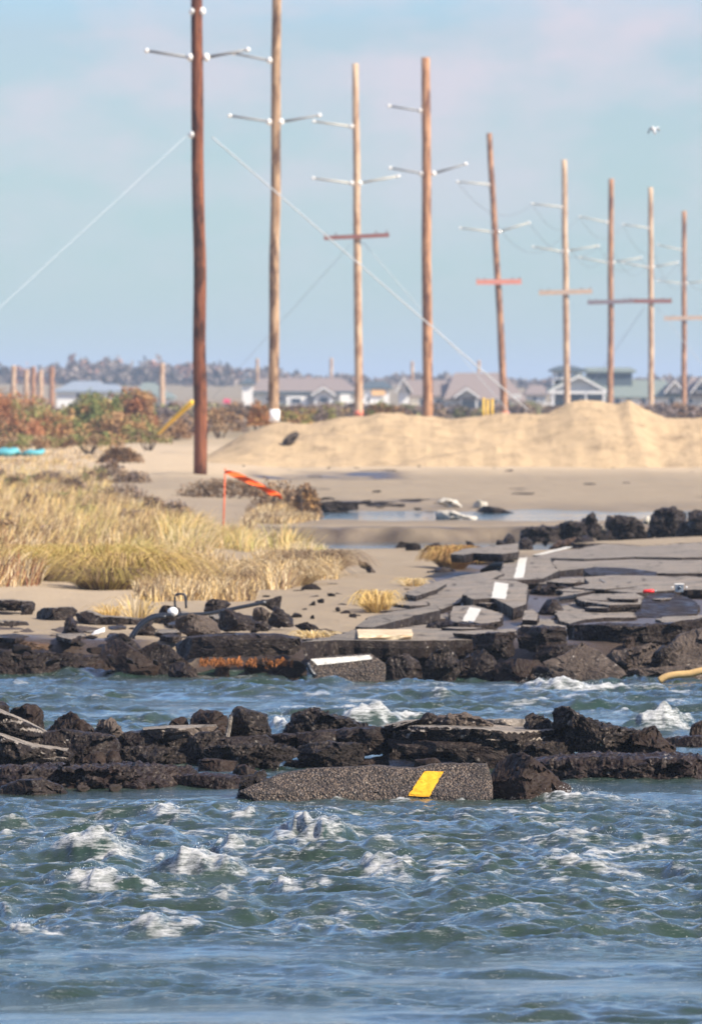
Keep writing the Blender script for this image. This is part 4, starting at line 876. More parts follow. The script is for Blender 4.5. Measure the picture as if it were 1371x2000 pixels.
for (px, py, w, h, lb) in ((708, 1180, 24, 34, 'dark knobbly lump left of the blond tuft'), (628, 1178, 16, 18, 'small dark pyramid on the sand tongue'), (660, 1190, 14, 16, 'small dark spike on the sand tongue'), (648, 1140, 40, 8, 'flat dark piece on the sand right of the grass tip'), (770, 1136, 10, 5, 'tiny dark piece on the sand left of the orange tussock'), (550, 1057, 26, 8, 'black log like piece on the small sand patch'), (800, 946, 40, 8, 'dark low wrack on the far sand'), (1103, 940, 20, 12, 'dark lump on the far sand at right'), (995, 919, 20, 6, 'dark wrack at the foot of the berm, centre')):
    p = onground(px, py); k = p[1] / F
    lump((p[0], p[1], p[2] - .02), (w * k * .6, max(.1, w * k * .5), h * k * .75), CH[px % 6], lb, None, rz=0, tilt=.1)
for i in range(46):
    px, py = ((random.uniform(480, 1371), random.triangular(922, 985, 940)), (random.uniform(610, 860), random.uniform(975, 1000)))[i % 3 == 0]
    p = onground(px, py); s = random.uniform(.05, .16)
    lump((p[0], p[1], p[2] - .02), (s * random.uniform(1.2, 4), s * 1.5, s * random.uniform(.3, .6)), random.choice(CH), 'small flat dark scrap strewn over the wet sand flat before the berm', 'scraps on the sand flat', 'wrack_scrap', 'debris', rz=random.uniform(-.3, .3), tilt=.05)
#@@LIFE
# ------------------------------------------------------------------ sand berm
rid = [(380, 905), (420, 882), (480, 852), (540, 833), (600, 826), (660, 817), (700, 812), (745, 805), (800, 811), (850, 813), (950, 815), (1000, 814), (1040, 808), (1080, 799), (1110, 789), (1160, 785), (1205, 790), (1225, 782), (1245, 790), (1262, 800), (1300, 812), (1371, 809), (1500, 800), (1700, 812), (2300, 806)]
DB = 236.0
rx = np.array([(p[0] - CX) * DB / F for p in rid]); rz = np.array([HC + (HY - p[1]) * DB / F for p in rid])
bx = np.concatenate([np.linspace(-5.2, 13, 260), np.linspace(13.2, 30, 50)]); by = np.linspace(224.5, 252, 120)
X, Y = np.meshgrid(bx, by)
base = ground_h(X, Y) - .05
rh = np.interp(X, rx, rz) - base
foot = 227.3 + .5 * p2(X / 1.6, X * 0, 51) + .35 * p2(X / .6, X * 0 + 2, 52)
t = (Y - foot) / (DB - foot)
rh = rh * (1 - .0 * X)
prof = np.where(t < 1, np.clip(t, 0, 1) ** .85, np.clip(1 - (Y - DB) / 11.0, 0, 1))
prof = np.minimum(prof, 1) 
bz = base + rh * np.clip(prof, 0, 1) + np.clip(prof * 3, 0, 1) * (.16 * p2(X / 2.2, Y / 3, 53) + .07 * p2(X / .8, Y / 1.1, 54) + .045 * np.abs(p2(X / .3, Y / .45, 55)) + .02 * p2(X / .13, Y / .4, 56)) * np.clip(rh, 0, 1)
bz = np.where((t < 0), base - .05, bz)
bm = mesh_obj('sand_berm', np.stack([X, Y, bz], -1).reshape(-1, 3), grid_faces(len(by), len(bx)), M['berm'], smooth=True); bm['kind'] = 'structure'
bvb = BVHTree.FromPolygons([v.co for v in bm.data.vertices], [tuple(p.vertices) for p in bm.data.polygons])
heap(400, 1371, lambda x: 905, lambda x: 918, 22, .05, .13, 'sand clod fallen at the foot of the berm', 'clods at the foot of the berm', [chunk_mesh(400, 'tanrock')])
st = rock('dark stain like clod pile on the left flank of the berm', [(548, 880), (552, 860), (566, 846), (580, 838), (586, 846), (574, 866), (566, 880)], 231.2, .3, 'tanrock', res=.1, rough=.05, name='soil_clod', cat='soil clod')

# ------------------------------------------------------------------ utility poles
def arm(root, bpx, bpy, tpx, tpy, D, mat, rad=.045):
    a = W(bpx, bpy, D); b = W(tpx, tpy, D)
    s = 1 if tpx > bpx else -1
    tube('arm', [a, b], [rad, rad * .85], mat, root, 8)
    o = mesh_obj('insulator', *sphere_arrays(b, (rad * 1.6, rad * 1.6, rad * 1.5), 8, 6), M['ceramic'], root, root.location, True)
def bracket(root, px, py, D, r=.12):
    r *= .82; c = W(px, py, D); V, Fc = sphere_arrays(c, (r, r, r * 1.15), 10, 8)
    V2, F2 = sphere_arrays(c + np.array([0, 0, .0]), (r * .7, r * 1.25, r * .5), 10, 6)
    multi('insulator_base', [(V, Fc), (V2, F2)], M['ceramic'], root, root.location, True)
def pole(label, base, top, D, wb, wt, mat, arms=(), brk=(), cross=None, group='wooden utility poles', bands=(), zb=None):
    pb = W(base[0], base[1], D); pt = W(top[0], top[1], D)
    g = gz(pb[0], D) - .3 if zb is None else zb
    if pb[2] > g: k = (g - pb[2]) / (pt[2] - pb[2]); pb = pb + (pt - pb) * k
    root = empty('utility_pole', pb); tag(root, label, 'utility pole', group)
    n = 26; pts = []; rad = []
    s = random.random() * 50
    for i in range(n + 1):
        t = i / n; p = pb + (pt - pb) * t
        p = p + np.array([.025 * mnoise.noise(Vector((s, t * 6, 0))), 0, 0]) * (1 + 3 * t * (1 - t)); pts.append(p); rad.append((wb * (1 - t) + wt * t) / 2 * (1 + .05 * mnoise.noise(Vector((t * 14, s, 1)))))
    tube('post', pts, rad, M[mat], root, 18)
    for (b, bb, t_, tt, m) in arms: arm(root, b, bb, t_, tt, D - .02, M[m], .045 if D < 300 else .05)
    for (b, bb) in brk: bracket(root, b, bb, D - .05)
    if cross:
        x0, y0, x1, y1, m, th = cross
        a = W(x0, y0, D - wb * .6); b = W(x1, y1, D - wb * .6); h = th * D / F / 2
        V = [(a[0], a[1] - .06, a[2] - h), (b[0], b[1] - .06, b[2] - h), (b[0], b[1] + .06, b[2] - h), (a[0], a[1] + .06, a[2] - h),
             (a[0], a[1] - .06, a[2] + h), (b[0], b[1] - .06, b[2] + h), (b[0], b[1] + .06, b[2] + h), (a[0], a[1] + .06, a[2] + h)]
        mesh_obj('crossarm', V, box(0, 1, 0, 1, 0, 1)[1], M[m], root, root.location)
        pins = []
        for u in (.03, .18, .8, .96):
            c = a + (b - a) * u; pins.append(tube_arrays([(c[0], c[1], c[2] + h), (c[0], c[1], c[2] + h + .12)], .035, 6)); 
        multi('pin_insulators', pins, M['crossgrey'], root, root.location)
    for (y0, y1, m) in bands:
        a = W(base[0], y0, D); b = W(base[0], y1, D); tx = lambda z: pb[0] + (pt[0] - pb[0]) * (z - pb[2]) / (pt[2] - pb[2])
        tube('painted_band', [(tx(a[2]), D, a[2]), (tx(b[2]), D, b[2])], wb / 2 + .012, M[m], root, 18)
    return root
P1 = pole('tall dark red brown pole, nearest and leftmost of the big poles', (392, 912), (384, -110), 205, .37, .30, 'polered',
    [(372, 112, 287, 99, 'armgrey'), (404, 112, 484, 97, 'armgrey')], [(372, 112), (403, 112), (377, 22), (395, 22), (376, 263)])
P2 = pole('tall brown pole, second from left, white band near its foot', (535, 825), (541, -90), 254, .36, .30, 'poletan',
    [(526, 237, 449, 226, 'armgrey'), (550, 238, 624, 225, 'armgrey'), (526, 118, 456, 104, 'armgrey')], [(526, 238), (549, 238), (527, 118)], bands=((823, 800, 'whiteband'),))
P3 = pole('pale tan pole with a short brown crossarm, third from left', (701, 812), (694, 124), 326, .37, .27, 'palewood',
    [(688, 358, 612, 348, 'armtan'), (704, 357, 778, 344, 'armtan'), (686, 247, 613, 237, 'armtan')], [(687, 358), (703, 358), (687, 247)], cross=(633, 465, 760, 459, 'crossred', 8), bands=((812, 802, 'pink'),))
P4 = pole('orange brown pole with a bare flat top, fourth from left', (835, 808), (831, 112), 320, .44, .36, 'poleorange',
    [(822, 338, 762, 328, 'armgrey'), (850, 338, 909, 320, 'armgrey'), (820, 216, 760, 207, 'armgrey')], [(823, 339), (847, 339), (821, 216)])
P5 = pole('leaning brown pole with a salmon crossarm, fifth from left', (986, 812), (955, 260), 417, .40, .30, 'poleorange',
    [(962, 453, 898, 445, 'armtan'), (975, 452, 1033, 435, 'armtan'), (953, 360, 893, 355, 'armtan')], [(962, 453), (975, 453), (954, 361)], cross=(930, 551, 1018, 550, 'crosssal', 10), bands=((812, 804, 'pink'),))
P6 = pole('pale pole in front of the white gabled house, sixth from left', (1107, 790), (1101, 312), 455, .40, .32, 'palewood',
    [(1096, 491, 1040, 482, 'armtan'), (1108, 490, 1168, 480, 'armtan'), (1095, 404, 1039, 398, 'armtan')], [(1098, 491), (1108, 491), (1096, 405)], cross=(1052, 572, 1156, 569, 'crosstan', 9))
P7 = pole('tan pole with a long purplish crossarm, seventh from left', (1191, 790), (1193, 349), 500, .42, .34, 'poleorange',
    [(1187, 513, 1132, 503, 'armtan'), (1197, 512, 1251, 503, 'armtan'), (1185, 434, 1131, 423, 'armtan')], [(1187, 513), (1198, 513), (1185, 434)], cross=(1147, 591, 1236, 588, 'crossgrey', 8))
P8 = pole('pale pole below the bird, second from the right edge', (1271, 805), (1270, 366), 517, .40, .32, 'palewood',
    [(1265, 522, 1216, 513, 'armtan'), (1276, 521, 1322, 513, 'armtan'), (1264, 445, 1216, 438, 'armtan')], [(1264, 522), (1275, 521), (1265, 446)], cross=(1226, 588, 1311, 588, 'crossred', 8))
P9 = pole('thin orange brown pole closest to the right edge', (1335, 808), (1335, 412), 577, .42, .34, 'poleorange',
    [(1331, 554, 1284, 548, 'armtan'), (1339, 553, 1392, 548, 'armtan'), (1330, 488, 1284, 478, 'armtan')], [(1331, 554), (1340, 554), (1330, 488)], cross=(1296, 622, 1398, 620, 'crosstan', 8))
for (x, t, lb) in ((27, 714, 'leftmost of the small pale far posts, above the red bushes'), (52, 722, 'short pale far post, second of the left cluster'), (66, 716, 'thin brownish far post in the left cluster'), (80, 724, 'pale far post at the middle of the left cluster'), (102, 716, 'brownish far post, rightmost of the left cluster'),
                   (317, 709, 'far tan post rising right of the red bushes'), (503, 700, 'far tan post beside the long grey house'), (647, 699, 'faint far post above the long grey house'), (805, 706, 'faint far post above the brown roofed house'), (935, 704, 'faint far post behind the brown roof peak')):
    pole(lb, (x, 800), (x, t), 720 if x < 400 else 900, .55 if x < 400 else .4, .5 if x < 400 else .35, 'palewood' if x not in (66, 102) else 'poleorange', group='small far poles')

# guy wires and slack line
def wire(label, a, b, r, mat, sag=0, cat='wire', name='guy_wire', group=None, n=14):
    a = np.array(a); b = np.array(b); pts = []
    for i in range(n + 1):
        t = i / n; p = a + (b - a) * t; p[2] -= sag * 4 * t * (1 - t); pts.append(p)
    o = tube(name, pts, r, M[mat], None, 6, loc=pts[0]); tag(o, label, cat, group); return o
wire('bright guy wire running down left from the nearest pole', W(368, 262, 205), W(-330, 905, 196), .007, 'wire')
wire('bright long guy wire running down right from the nearest pole', W(415, 268, 205), W(1030, 800, 229), .019, 'wire')
wire('short guy wire down left from the third pole', W(684, 478, 326), W(395, 800, 330), .009, 'wire')
wire('short guy wire down right from the third pole', W(708, 472, 326), W(1000, 812, 330), .013, 'wire')
wire('thin guy wire down left from the pole below the bird', W(1258, 600, 517), W(1120, 800, 520), .018, 'wire')
wire('thin guy wire down right from the pole below the bird', W(1282, 600, 517), W(1440, 800, 520), .018, 'wire')
PT = {5: ((893, 355), (1033, 435), 417), 6: ((1039, 398), (1168, 480), 455), 7: ((1131, 423), (1251, 503), 500), 8: ((1216, 438), (1322, 513), 517), 9: ((1284, 478), (1392, 548), 577)}
for k in (5, 6, 7, 8):
    for j in (0, 1):
        a = PT[k]; b = PT[k + 1]
        wire('slack dark conductor hanging between the far right poles', W(*a[j], a[2]), W(*b[j], b[2]), .011, 'cable', 1.2, 'cable', 'power_line', 'slack conductors between the far poles')
    a = PT[k]; b = PT[k + 1]
    wire('slack dark conductor hanging between the far right poles', W(a[0][0] + 62, a[0][1] + 60, a[2]), W(b[0][0] + 60, b[0][1] + 60, b[2]), .011, 'cable', 1.6, 'cable', 'power_line', 'slack conductors between the far poles')

g = empty('guy_guard', W(311, 846, 215)); tag(g, 'yellow plastic guy wire guard leaning right beside the nearest pole', 'guy guard')
tube('guard_tube', [W(311, 846, 215), W(340, 818, 214), W(376, 785, 213)], [.05, .065, .07], M['yelplastic'], g, 8)
for i, (px, w) in enumerate(((944, .5), (952, 1), (961, .9))):
    p = W(px, 814, 300); g = empty('marker_post', p); tag(g, ('left', 'middle', 'right')[i] + ' of the three yellow marker posts behind the berm', 'marker post', 'yellow marker posts')
    tube('post', [W(px, 835, 300), W(px, 779 + 3 * i % 4, 300)], .042, M['yelplastic'], g, 10)
    mesh_obj('cap', *sphere_arrays(W(px, 779 + 3 * i % 4, 300), (.06, .06, .05), 8, 6), M['yelplastic'], g, g.location, True)

# ------------------------------------------------------------------ orange flag on its stake
p = onground(436, 1042); D = p[1]
fl = empty('survey_flag', p); tag(fl, 'orange ribbon flag streaming from a thin orange stake in the grass', 'flag')
tube('stake', [W(436, 1046, D), W(438, 985, D), W(440, 914, D)], [.016, .013, .011], M['stake'], fl, 8)
st_ = [(440, 921, 3.5), (452, 925, 7), (466, 930, 8.5), (482, 937, 8), (498, 944, 7), (512, 952, 7.5), (526, 960, 7), (538, 965, 7), (548, 970, 5), (551, 972, 2)]
V = []
for i in range(len(st_) * 4 - 3):
    t = i / 4; k = min(int(t), len(st_) - 2); u = t - k; x, y, h = [st_[k][q] * (1 - u) + st_[k + 1][q] * u for q in range(3)]
    for j in range(9):
        v = j / 8 - .5; wv = .035 * math.sin(t * 2.3 + v * 5) + .02 * math.sin(t * 5.1 + v * 9); a = W(x, y + v * 2 * h * .8, D); V.append((a[0], a[1] + wv + .05 * (t / 9), a[2]))
Fc = grid_faces(len(V) // 9, 9)
V2 = [(a, b + .006, c) for a, b, c in V]; n = len(V)
mesh_obj('ribbon', np.array(V + V2), np.concatenate([Fc, Fc[:, ::-1] + n]), M['orange'], fl, fl.location, True)

# ------------------------------------------------------------------ gull
D = 170; c = W(1277, 256, D); k = D / F
gl = empty('gull', c); tag(gl, 'white gull in flight at upper right of the sky', 'bird')
def bodyprof():
    V = []; prof = [(-10, .3), (-8, 1.4), (-5, 2.8), (-1, 4.0), (3, 3.8), (6, 2.6), (8, 2.3), (9.5, 2.2), (11, 1.4), (12, .4), (13.5, .15)]
    ax = np.array([.35, -.35, -1.0]); ax /= np.linalg.norm(ax); u = np.cross(ax, (0, 1, 0)); u /= np.linalg.norm(u); v = np.cross(ax, u)
    for (t, r) in prof:
        for q in range(10): V.append(c + (-ax * t * .85 + (u * math.cos(q * .6283) + v * math.sin(q * .6283)) * r * 1.05) * k)
    return V
mesh_obj('body', np.array(bodyprof()), grid_faces(11, 10, True), M['gull'], gl, gl.location, True)
def wing(pts, chord, mat, nm='wing'):
    V = []
    for i, (x, y, dy) in enumerate(pts):
        a = c + np.array([x * k, dy * k, -y * k]); ch = chord[i] * k
        for q in range(8):
            an = q * math.pi / 4; V.append(a + np.array([math.cos(an) * ch * .25, -math.cos(an) * ch * .5, math.sin(an) * ch * .12 - abs(math.cos(an)) * ch * .35]))
    mesh_obj(nm, np.array(V), grid_faces(len(pts), 8, True), M[mat], gl, gl.location, True)
wing([(-1, -3, 0), (-5, -8, -2), (-9, -5, -4), (-12, 1, -6), (-12.5, 6, -7)], [8, 8, 7, 5, 2], 'gullgrey')
wing([(1, -3, 0), (5, -8, -2), (8, -7, -4), (9.5, -1, -6), (8, 4, -7)], [8, 8, 7, 5, 2], 'gull')

# ------------------------------------------------------------------ vegetation
def blades(name, base, h, lean, wid, col, seed=0, droop=.45, segs=4):
    rs = np.random.RandomState(seed); n = len(base); az = rs.uniform(0, 2 * np.pi, n); tilt = rs.uniform(.05, .95, n) ** 1.3; ar = rs.uniform(0, 1, n) * droop * 1.9
    dirx = np.cos(az) * tilt + lean[0] if not isinstance(lean[0], np.ndarray) else np.cos(az) * tilt + lean[0]
    diry = np.sin(az) * tilt + lean[1]
    w = wid * rs.uniform(.6, 1.3, n); wa = rs.uniform(-.9, .9, n)
    wx, wy = np.cos(wa), np.sin(wa)
    V = np.zeros((n, segs + 1, 2, 3))
    for s in range(segs + 1):
        t = s / segs; out = t; zz = t * (1 + 1.6 * ar) - ar * 2.0 * t * t
        cx = base[:, 0] + dirx * h * out; cy = base[:, 1] + diry * h * out; cz = base[:, 2] + h * zz
        ww = w * (1 - .85 * t) / 2
        V[:, s, 0] = np.stack([cx - wx * ww, cy - wy * ww, cz], 1); V[:, s, 1] = np.stack([cx + wx * ww, cy + wy * ww, cz], 1)
    idx = np.arange(n)[:, None] * (2 * (segs + 1))
    Fc = np.concatenate([np.concatenate([idx + 2 * s, idx + 2 * s + 1, idx + 2 * s + 3, idx + 2 * s + 2], 1) for s in range(segs)])
    loc = base.mean(0)
    o = mesh_obj(name, V.reshape(-1, 3), Fc, M['leaf'], None, loc)
    attr_color(o, 'col', np.repeat(col, 2 * (segs + 1), axis=0))
    return o
def inpoly(pt, poly):
    x, y = pt; c = False; j = len(poly) - 1
    for i in range(len(poly)):
        if (poly[i][1] > y) != (poly[j][1] > y) and x < (poly[j][0] - poly[i][0]) * (y - poly[i][1]) / (poly[j][1] - poly[i][1]) + poly[i][0]: c = not c
        j = i
    return c
STRAW = np.array([.62, .43, .19]); GOLD = np.array([.70, .48, .16]); GREENY = np.array([.48, .41, .14]); BROWN = np.array([.20, .125, .07]); PALE = np.array([.70, .56, .35]); RUST = np.array([.26, .10, .045]); TN_ = np.array([.40, .28, .17])
def patch(label, poly, n, hpx, pal, wts, seed, wid=.010, lean=(.25, 0), kind='stuff', name='dune_grass', cat='grass', clump=.5, zoff=0):
    rs = random.Random(seed); x0 = min(p[0] for p in poly); x1 = max(p[0] for p in poly); y0 = min(p[1] for p in poly); y1 = max(p[1] for p in poly)
    B = []; H = []; C = []; LX = []
    while len(B) < n:
        px, py = rs.uniform(x0, x1), rs.uniform(y0, y1)
        if not inpoly((px, py), poly): continue
        p = G(px, py, .45 + .1 * (px < 500))
        cl = mnoise.noise(Vector((p[0] * 1.7, p[1] * .35, seed)))
        if cl < -.12 * 1 and rs.random() < clump: continue
        z = gz(p[0], p[1]) if len(B) % 6 == 0 else None
        B.append((p[0], p[1], 0)); 
        cv = mnoise.noise(Vector((p[0] * 1.1, p[1] * .22, seed + 9))) + rs.uniform(-.35, .35)
        k = min(len(pal) - 1, max(0, int((cv + .55) / 1.1 * len(pal)))) if rs.random() < .75 else rs.randrange(len(pal))
        C.append(pal[k] * rs.uniform(.55, 1.35))
        H.append(hpx * p[1] / F * (1 + .9 * cl) * rs.uniform(.35, 1.15) * (.26 + .74 * min(1, max(0, (py - 930) / 130))))
        LX.append(lean[0] + .35 * mnoise.noise(Vector((p[0] * 2.2, p[1] * .5, seed + 3))))
    B = np.array(B); B[:, 2] = ground_h(B[:, 0], B[:, 1]) - .02 + zoff
    o = blades(name, B, np.array(H), (np.array(LX), lean[1]), wid, np.array(C), seed)
    tag(o, label, cat, kind=kind); return o
patch('tan dune grass spreading across the left behind the front tussocks', [(-120, 930), (60, 915), (190, 930), (260, 985), (340, 1000), (420, 1012), (540, 1035), (610, 1052), (590, 1060), (420, 1044), (400, 1075), (330, 1090), (200, 1100), (-120, 1130)], 42000, 46, [GREENY, BROWN, STRAW, GOLD, PALE, BROWN * 1.4, STRAW, BROWN], None, 1, .012)
patch('golden tall grass at the foot of the orange flag', [(330, 1046), (380, 1030), (470, 1036), (560, 1046), (600, 1056), (560, 1062), (420, 1048), (400, 1078), (300, 1085)], 9000, 56, [GOLD, STRAW, GREENY, PALE], None, 2, .013)
patch('brown dry grass at the left picture edge', [(-120, 1060), (-20, 1050), (60, 1075), (80, 1130), (-120, 1138)], 6000, 52, [BROWN, STRAW, RUST, PALE], None, 3, .013)
patch('pale dry grass low on the front sand, right of the green tussock', [(260, 1148), (300, 1100), (380, 1092), (480, 1096), (600, 1088), (655, 1108), (662, 1124), (600, 1130), (560, 1146), (400, 1150), (300, 1152)], 17000, 40, [BROWN, STRAW, PALE, STRAW, BROWN * 1.3], None, 4, .011, (.1, 0))
patch('thin short grass on the sand tongue behind the front tussocks', [(430, 1082), (520, 1074), (640, 1072), (650, 1088), (520, 1096), (440, 1094)], 3000, 14, [GREENY, PALE, STRAW], None, 5, .010)
patch('dry tan heath in front of the red thicket', [(-120, 850), (400, 850), (430, 868), (300, 880), (120, 888), (-120, 888)], 9000, 40, [STRAW, BROWN, TN_, PALE, RUST * 1.3], None, 9, .035)
patch('grey tan brush behind the nearest pole', [(330, 800), (480, 800), (470, 846), (400, 856), (330, 850)], 5000, 50, [BROWN, TN_, STRAW, RUST * 1.2], None, 10, .04)
patch('dull brown grass on the middle sand behind', [(-120, 880), (120, 876), (270, 900), (190, 925), (-120, 925)], 6000, 22, [BROWN, STRAW, PALE], None, 6, .03)
patch('dry marsh grass on the low bar right of the flag', [(470, 1012), (480, 985), (560, 975), (610, 985), (622, 1008), (560, 1014)], 7000, 26, [STRAW, BROWN, PALE, BROWN], None, 7, .018)
patch('thin grass fringe on the cut bank below the marsh grass', [(560, 1046), (600, 1052), (640, 1066), (600, 1068), (540, 1060)], 1200, 18, [PALE, GREENY], None, 8, .010)
def tussock(label, px, py, wpx, hpx, n, pal, seed, lean=(0, 0), wid=.009, dpt=.35, name='grass_tussock', cat='tussock', D=None, spread=.8, group=None, droop=.9):
    rs = np.random.RandomState(seed); p = onground(px, py) if D is None else W(px, py, D); k = p[1] / F
    r = wpx * k / 2
    a = rs.uniform(0, 6.28, n); q = np.sqrt(rs.uniform(0, 1, n)) * .75
    B = np.stack([p[0] + np.cos(a) * q * r, p[1] + np.sin(a) * q * dpt, np.zeros(n)], 1)
    B[:, 2] = ground_h(B[:, 0], B[:, 1]) - .02 if D is None else p[2]
    h = hpx * k * rs.uniform(.55, 1.2, n)
    out = np.cos(a) * spread * rs.uniform(.3, 1.3, n) * (r / (hpx * k)) + lean[0]; oy = np.sin(a) * .6 * rs.uniform(.3, 1.2, n) + lean[1]
    C = np.array([pal[i] for i in rs.randint(0, len(pal), n)]) * rs.uniform(.55, 1.25, (n, 1))
    o = blades(name, B, h, (out, oy), wid, C, seed, droop, 5); tag(o, label, cat, group); return o
OLV = np.array([.50, .39, .10])
tussock('big green gold tussock at the front edge of the grass, left', 165, 1136, 210, 62, 5200, [OLV, GOLD, GREENY, STRAW], 21, (.15, 0), .009)
tussock('arching gold tussock right of the big green gold one', 250, 1150, 170, 62, 4200, [OLV, GOLD, STRAW, BROWN], 22, (.1, 0), .009)
tussock('drooping brown tussock between the front gold ones', 205, 1152, 110, 40, 2400, [BROWN, OLV, BROWN], 23, (0, 0), .009)
tussock('bushy brown tussock at the right tip of the front grass', 618, 1122, 90, 44, 3200, [BROWN, PALE, BROWN * 1.3, BROWN * .7], 24, (.1, 0), .009, 0.5)
tussock('straw coloured tussock left of the brown tip', 560, 1142, 110, 44, 2600, [STRAW, PALE, BROWN], 25, (0, 0), .009, .5)
tussock('blond grass sprig standing between the road lumps', 268, 1212, 46, 46, 170, [GOLD, PALE], 26, (.05, 0), .008)
tussock('short blond tuft left of the standing blond sprig', 216, 1205, 40, 24, 220, [GOLD, STRAW], 27, (-.3, 0), .008)
tussock('small blond tuft right below the white shard', 240, 1238, 40, 24, 170, [GOLD, PALE], 28, (.2, 0), .008)
tussock('blond tuft spilling over the left end of the dark edged slab', 737, 1196, 40, 40, 700, [GOLD, GOLD * 1.15, STRAW], 29, (-.1, 0), .009)
tussock('low blond tuft between sand and the broken road', 808, 1144, 40, 16, 400, [GOLD, PALE], 30, (-.2, 0), .009)
ORG = np.array([.36, .20, .07])
tussock('round orange brown tussock beside the black gap', 884, 1110, 54, 40, 3600, [ORG, ORG * .8, ORG * 1.2, GOLD * .8], 31, (0, 0), .014, .8, spread=.5)
tussock('blond roots hanging over the edge right of the rooted slab', 612, 1246, 56, 16, 500, [GOLD, PALE], 32, (.3, -.3), .009)
RT = np.array([.30, .11, .03])
for (x0, x1, y, n, lb) in ((392, 470, 1291, 700, 'orange roots hanging under the left of the rooted slab'), (470, 572, 1292, 1000, 'orange roots hanging under the right of the rooted slab'), (338, 376, 1316, 260, 'small orange root tangle at the waterline under the rooted slab')):
    rs = np.random.RandomState(x0); q = rs.uniform(0, 1, n); nq = p2(q * 7, q * 0 + x0, 60); q = q[nq > -.25]; n = len(q); nq = p2(q * 19, q * 0 + x0, 60); bz_ = rs.uniform(-.02, .03, n) + .035 * nq
    B = np.array([W(x0 + (x1 - x0) * t, y, 75.95) for t in q]); B[:, 2] += bz_; B[:, 1] += rs.uniform(-.1, .05, n)
    o = blades('root_tangle', B, -rs.uniform(.015, .07, n) * (.9 + .6 * nq) * (1 if x0 > 380 else .8), (rs.uniform(-1, 1, n), rs.uniform(-.4, .4, n)), .008, np.array([[RT, RT * 1.5, RT * .6][i] for i in rs.randint(0, 3, n)]), 5, .6); tag(o, lb, 'roots')

def leafmass(c, r, n, sz, pal, seed, gap=.0, flat=.55):
    rs = np.random.RandomState(seed); d = rs.normal(size=(n, 3)); d /= np.linalg.norm(d, axis=1)[:, None]; d[:, 2] = np.abs(d[:, 2]) * 1.0 - .15
    q = rs.uniform(.55, 1.05, n) ** .7
    lump_ = 1 + .35 * p3(d * 2.2 + seed, seed) + .18 * p3(d * 5 + seed, seed + 1)
    P = np.array(c) + d * np.array(r) * (q * lump_)[:, None]
    u = rs.normal(size=(n, 3)); u /= np.linalg.norm(u, axis=1)[:, None]; v = np.cross(u, rs.normal(size=(n, 3))); v /= np.linalg.norm(v, axis=1)[:, None]
    s = sz * rs.uniform(.5, 1.4, (n, 1))
    V = np.stack([P - u * s, P + v * s * flat, P + u * s, P - v * s * flat], 1).reshape(-1, 3)
    cn = p3(P * (1.6 / max(r)) * 1.5 + seed, seed + 4)
    k = np.clip(((cn + .5) * len(pal)).astype(int) + rs.randint(-1, 2, n) * (rs.uniform(size=n) < .35), 0, len(pal) - 1)
    C = np.array(pal)[k] * rs.uniform(.65, 1.3, (n, 1))
    return V, np.arange(4 * n).reshape(-1, 4), np.repeat(C, 4, axis=0)
def bush(label, px, pyb, wpx, hpx, D, n, pal, seed, sz=.05, name='coastal_bush', group='bushes on the left', dep=1.0):
    b = W(px, pyb, D); k = D / F; rx_ = wpx * k / 2; h = hpx * k
    root = empty(name, b); tag(root, label, 'bush', group)
    V, Fc, C = leafmass((b[0], b[1], b[2] + .02), (rx_, rx_ * dep, h), n, sz, pal, seed)
    o = mesh_obj('foliage', V, Fc, M['leaf'], root, root.location); attr_color(o, 'col', C)
    rs = random.Random(seed); st2 = []
    for i in range(7):
        a = rs.uniform(0, 6.28); st2.append(tube_arrays([(b[0] + .1 * math.cos(a), b[1] + .1 * math.sin(a), b[2] - .3), (b[0] + rx_ * .6 * math.cos(a), b[1] + rx_ * .5 * math.sin(a), b[2] + h * .7)], [.03, .012], 5))
    multi('stems', st2, M['bark'], root, root.location)
    return root
GR = np.array([.17, .20, .055]); GR2 = np.array([.27, .27, .085]); RD = np.array([.40, .17, .07]); RD2 = np.array([.33, .19, .09]); OR = np.array([.48, .28, .11]); GY = np.array([.20, .15, .13]); TN = np.array([.36, .24, .13])
for i, (px, pyb, w, h, pal, lb) in enumerate((
    (10, 842, 170, 88, [GR2, RD2, RD, RD], 'red bush at the left picture edge'),
    (-70, 845, 150, 70, [RD, GR], 'red bush left of the picture edge'),
    (95, 842, 130, 52, [GR, GR2, RD2, OR], 'low green and rust bush under the far posts'),
    (160, 842, 110, 62, [RD, GR2, RD2], 'rust bush in front of the white walled far house'),
    (182, 830, 100, 66, [GR, GR2, GR, OR], 'green bush right of the white walled far house'),
    (248, 825, 100, 76, [GR, RD, GR2, RD2], 'tallest green and red bush of the left thicket'),
    (272, 820, 60, 64, [RD, RD2, OR], 'bright rust bush at the right end of the thicket'),
    (235, 845, 130, 44, [RD2, OR, GR], 'low rust bush in front of the thicket'),
    (300, 842, 110, 40, [GY, TN, RD2], 'grey brown twiggy bush right of the thicket'),
    (60, 850, 150, 36, [GR2, RD2, TN], 'low olive bush on the dry ground left'),
    (345, 835, 90, 34, [GY, TN], 'low grey bush behind the yellow guard'))):
    bush(lb, px, pyb + 8, w * 1.15, h * 1.12, 300 + (i * 7) % 12, 7500, pal, 50 + i, .06)
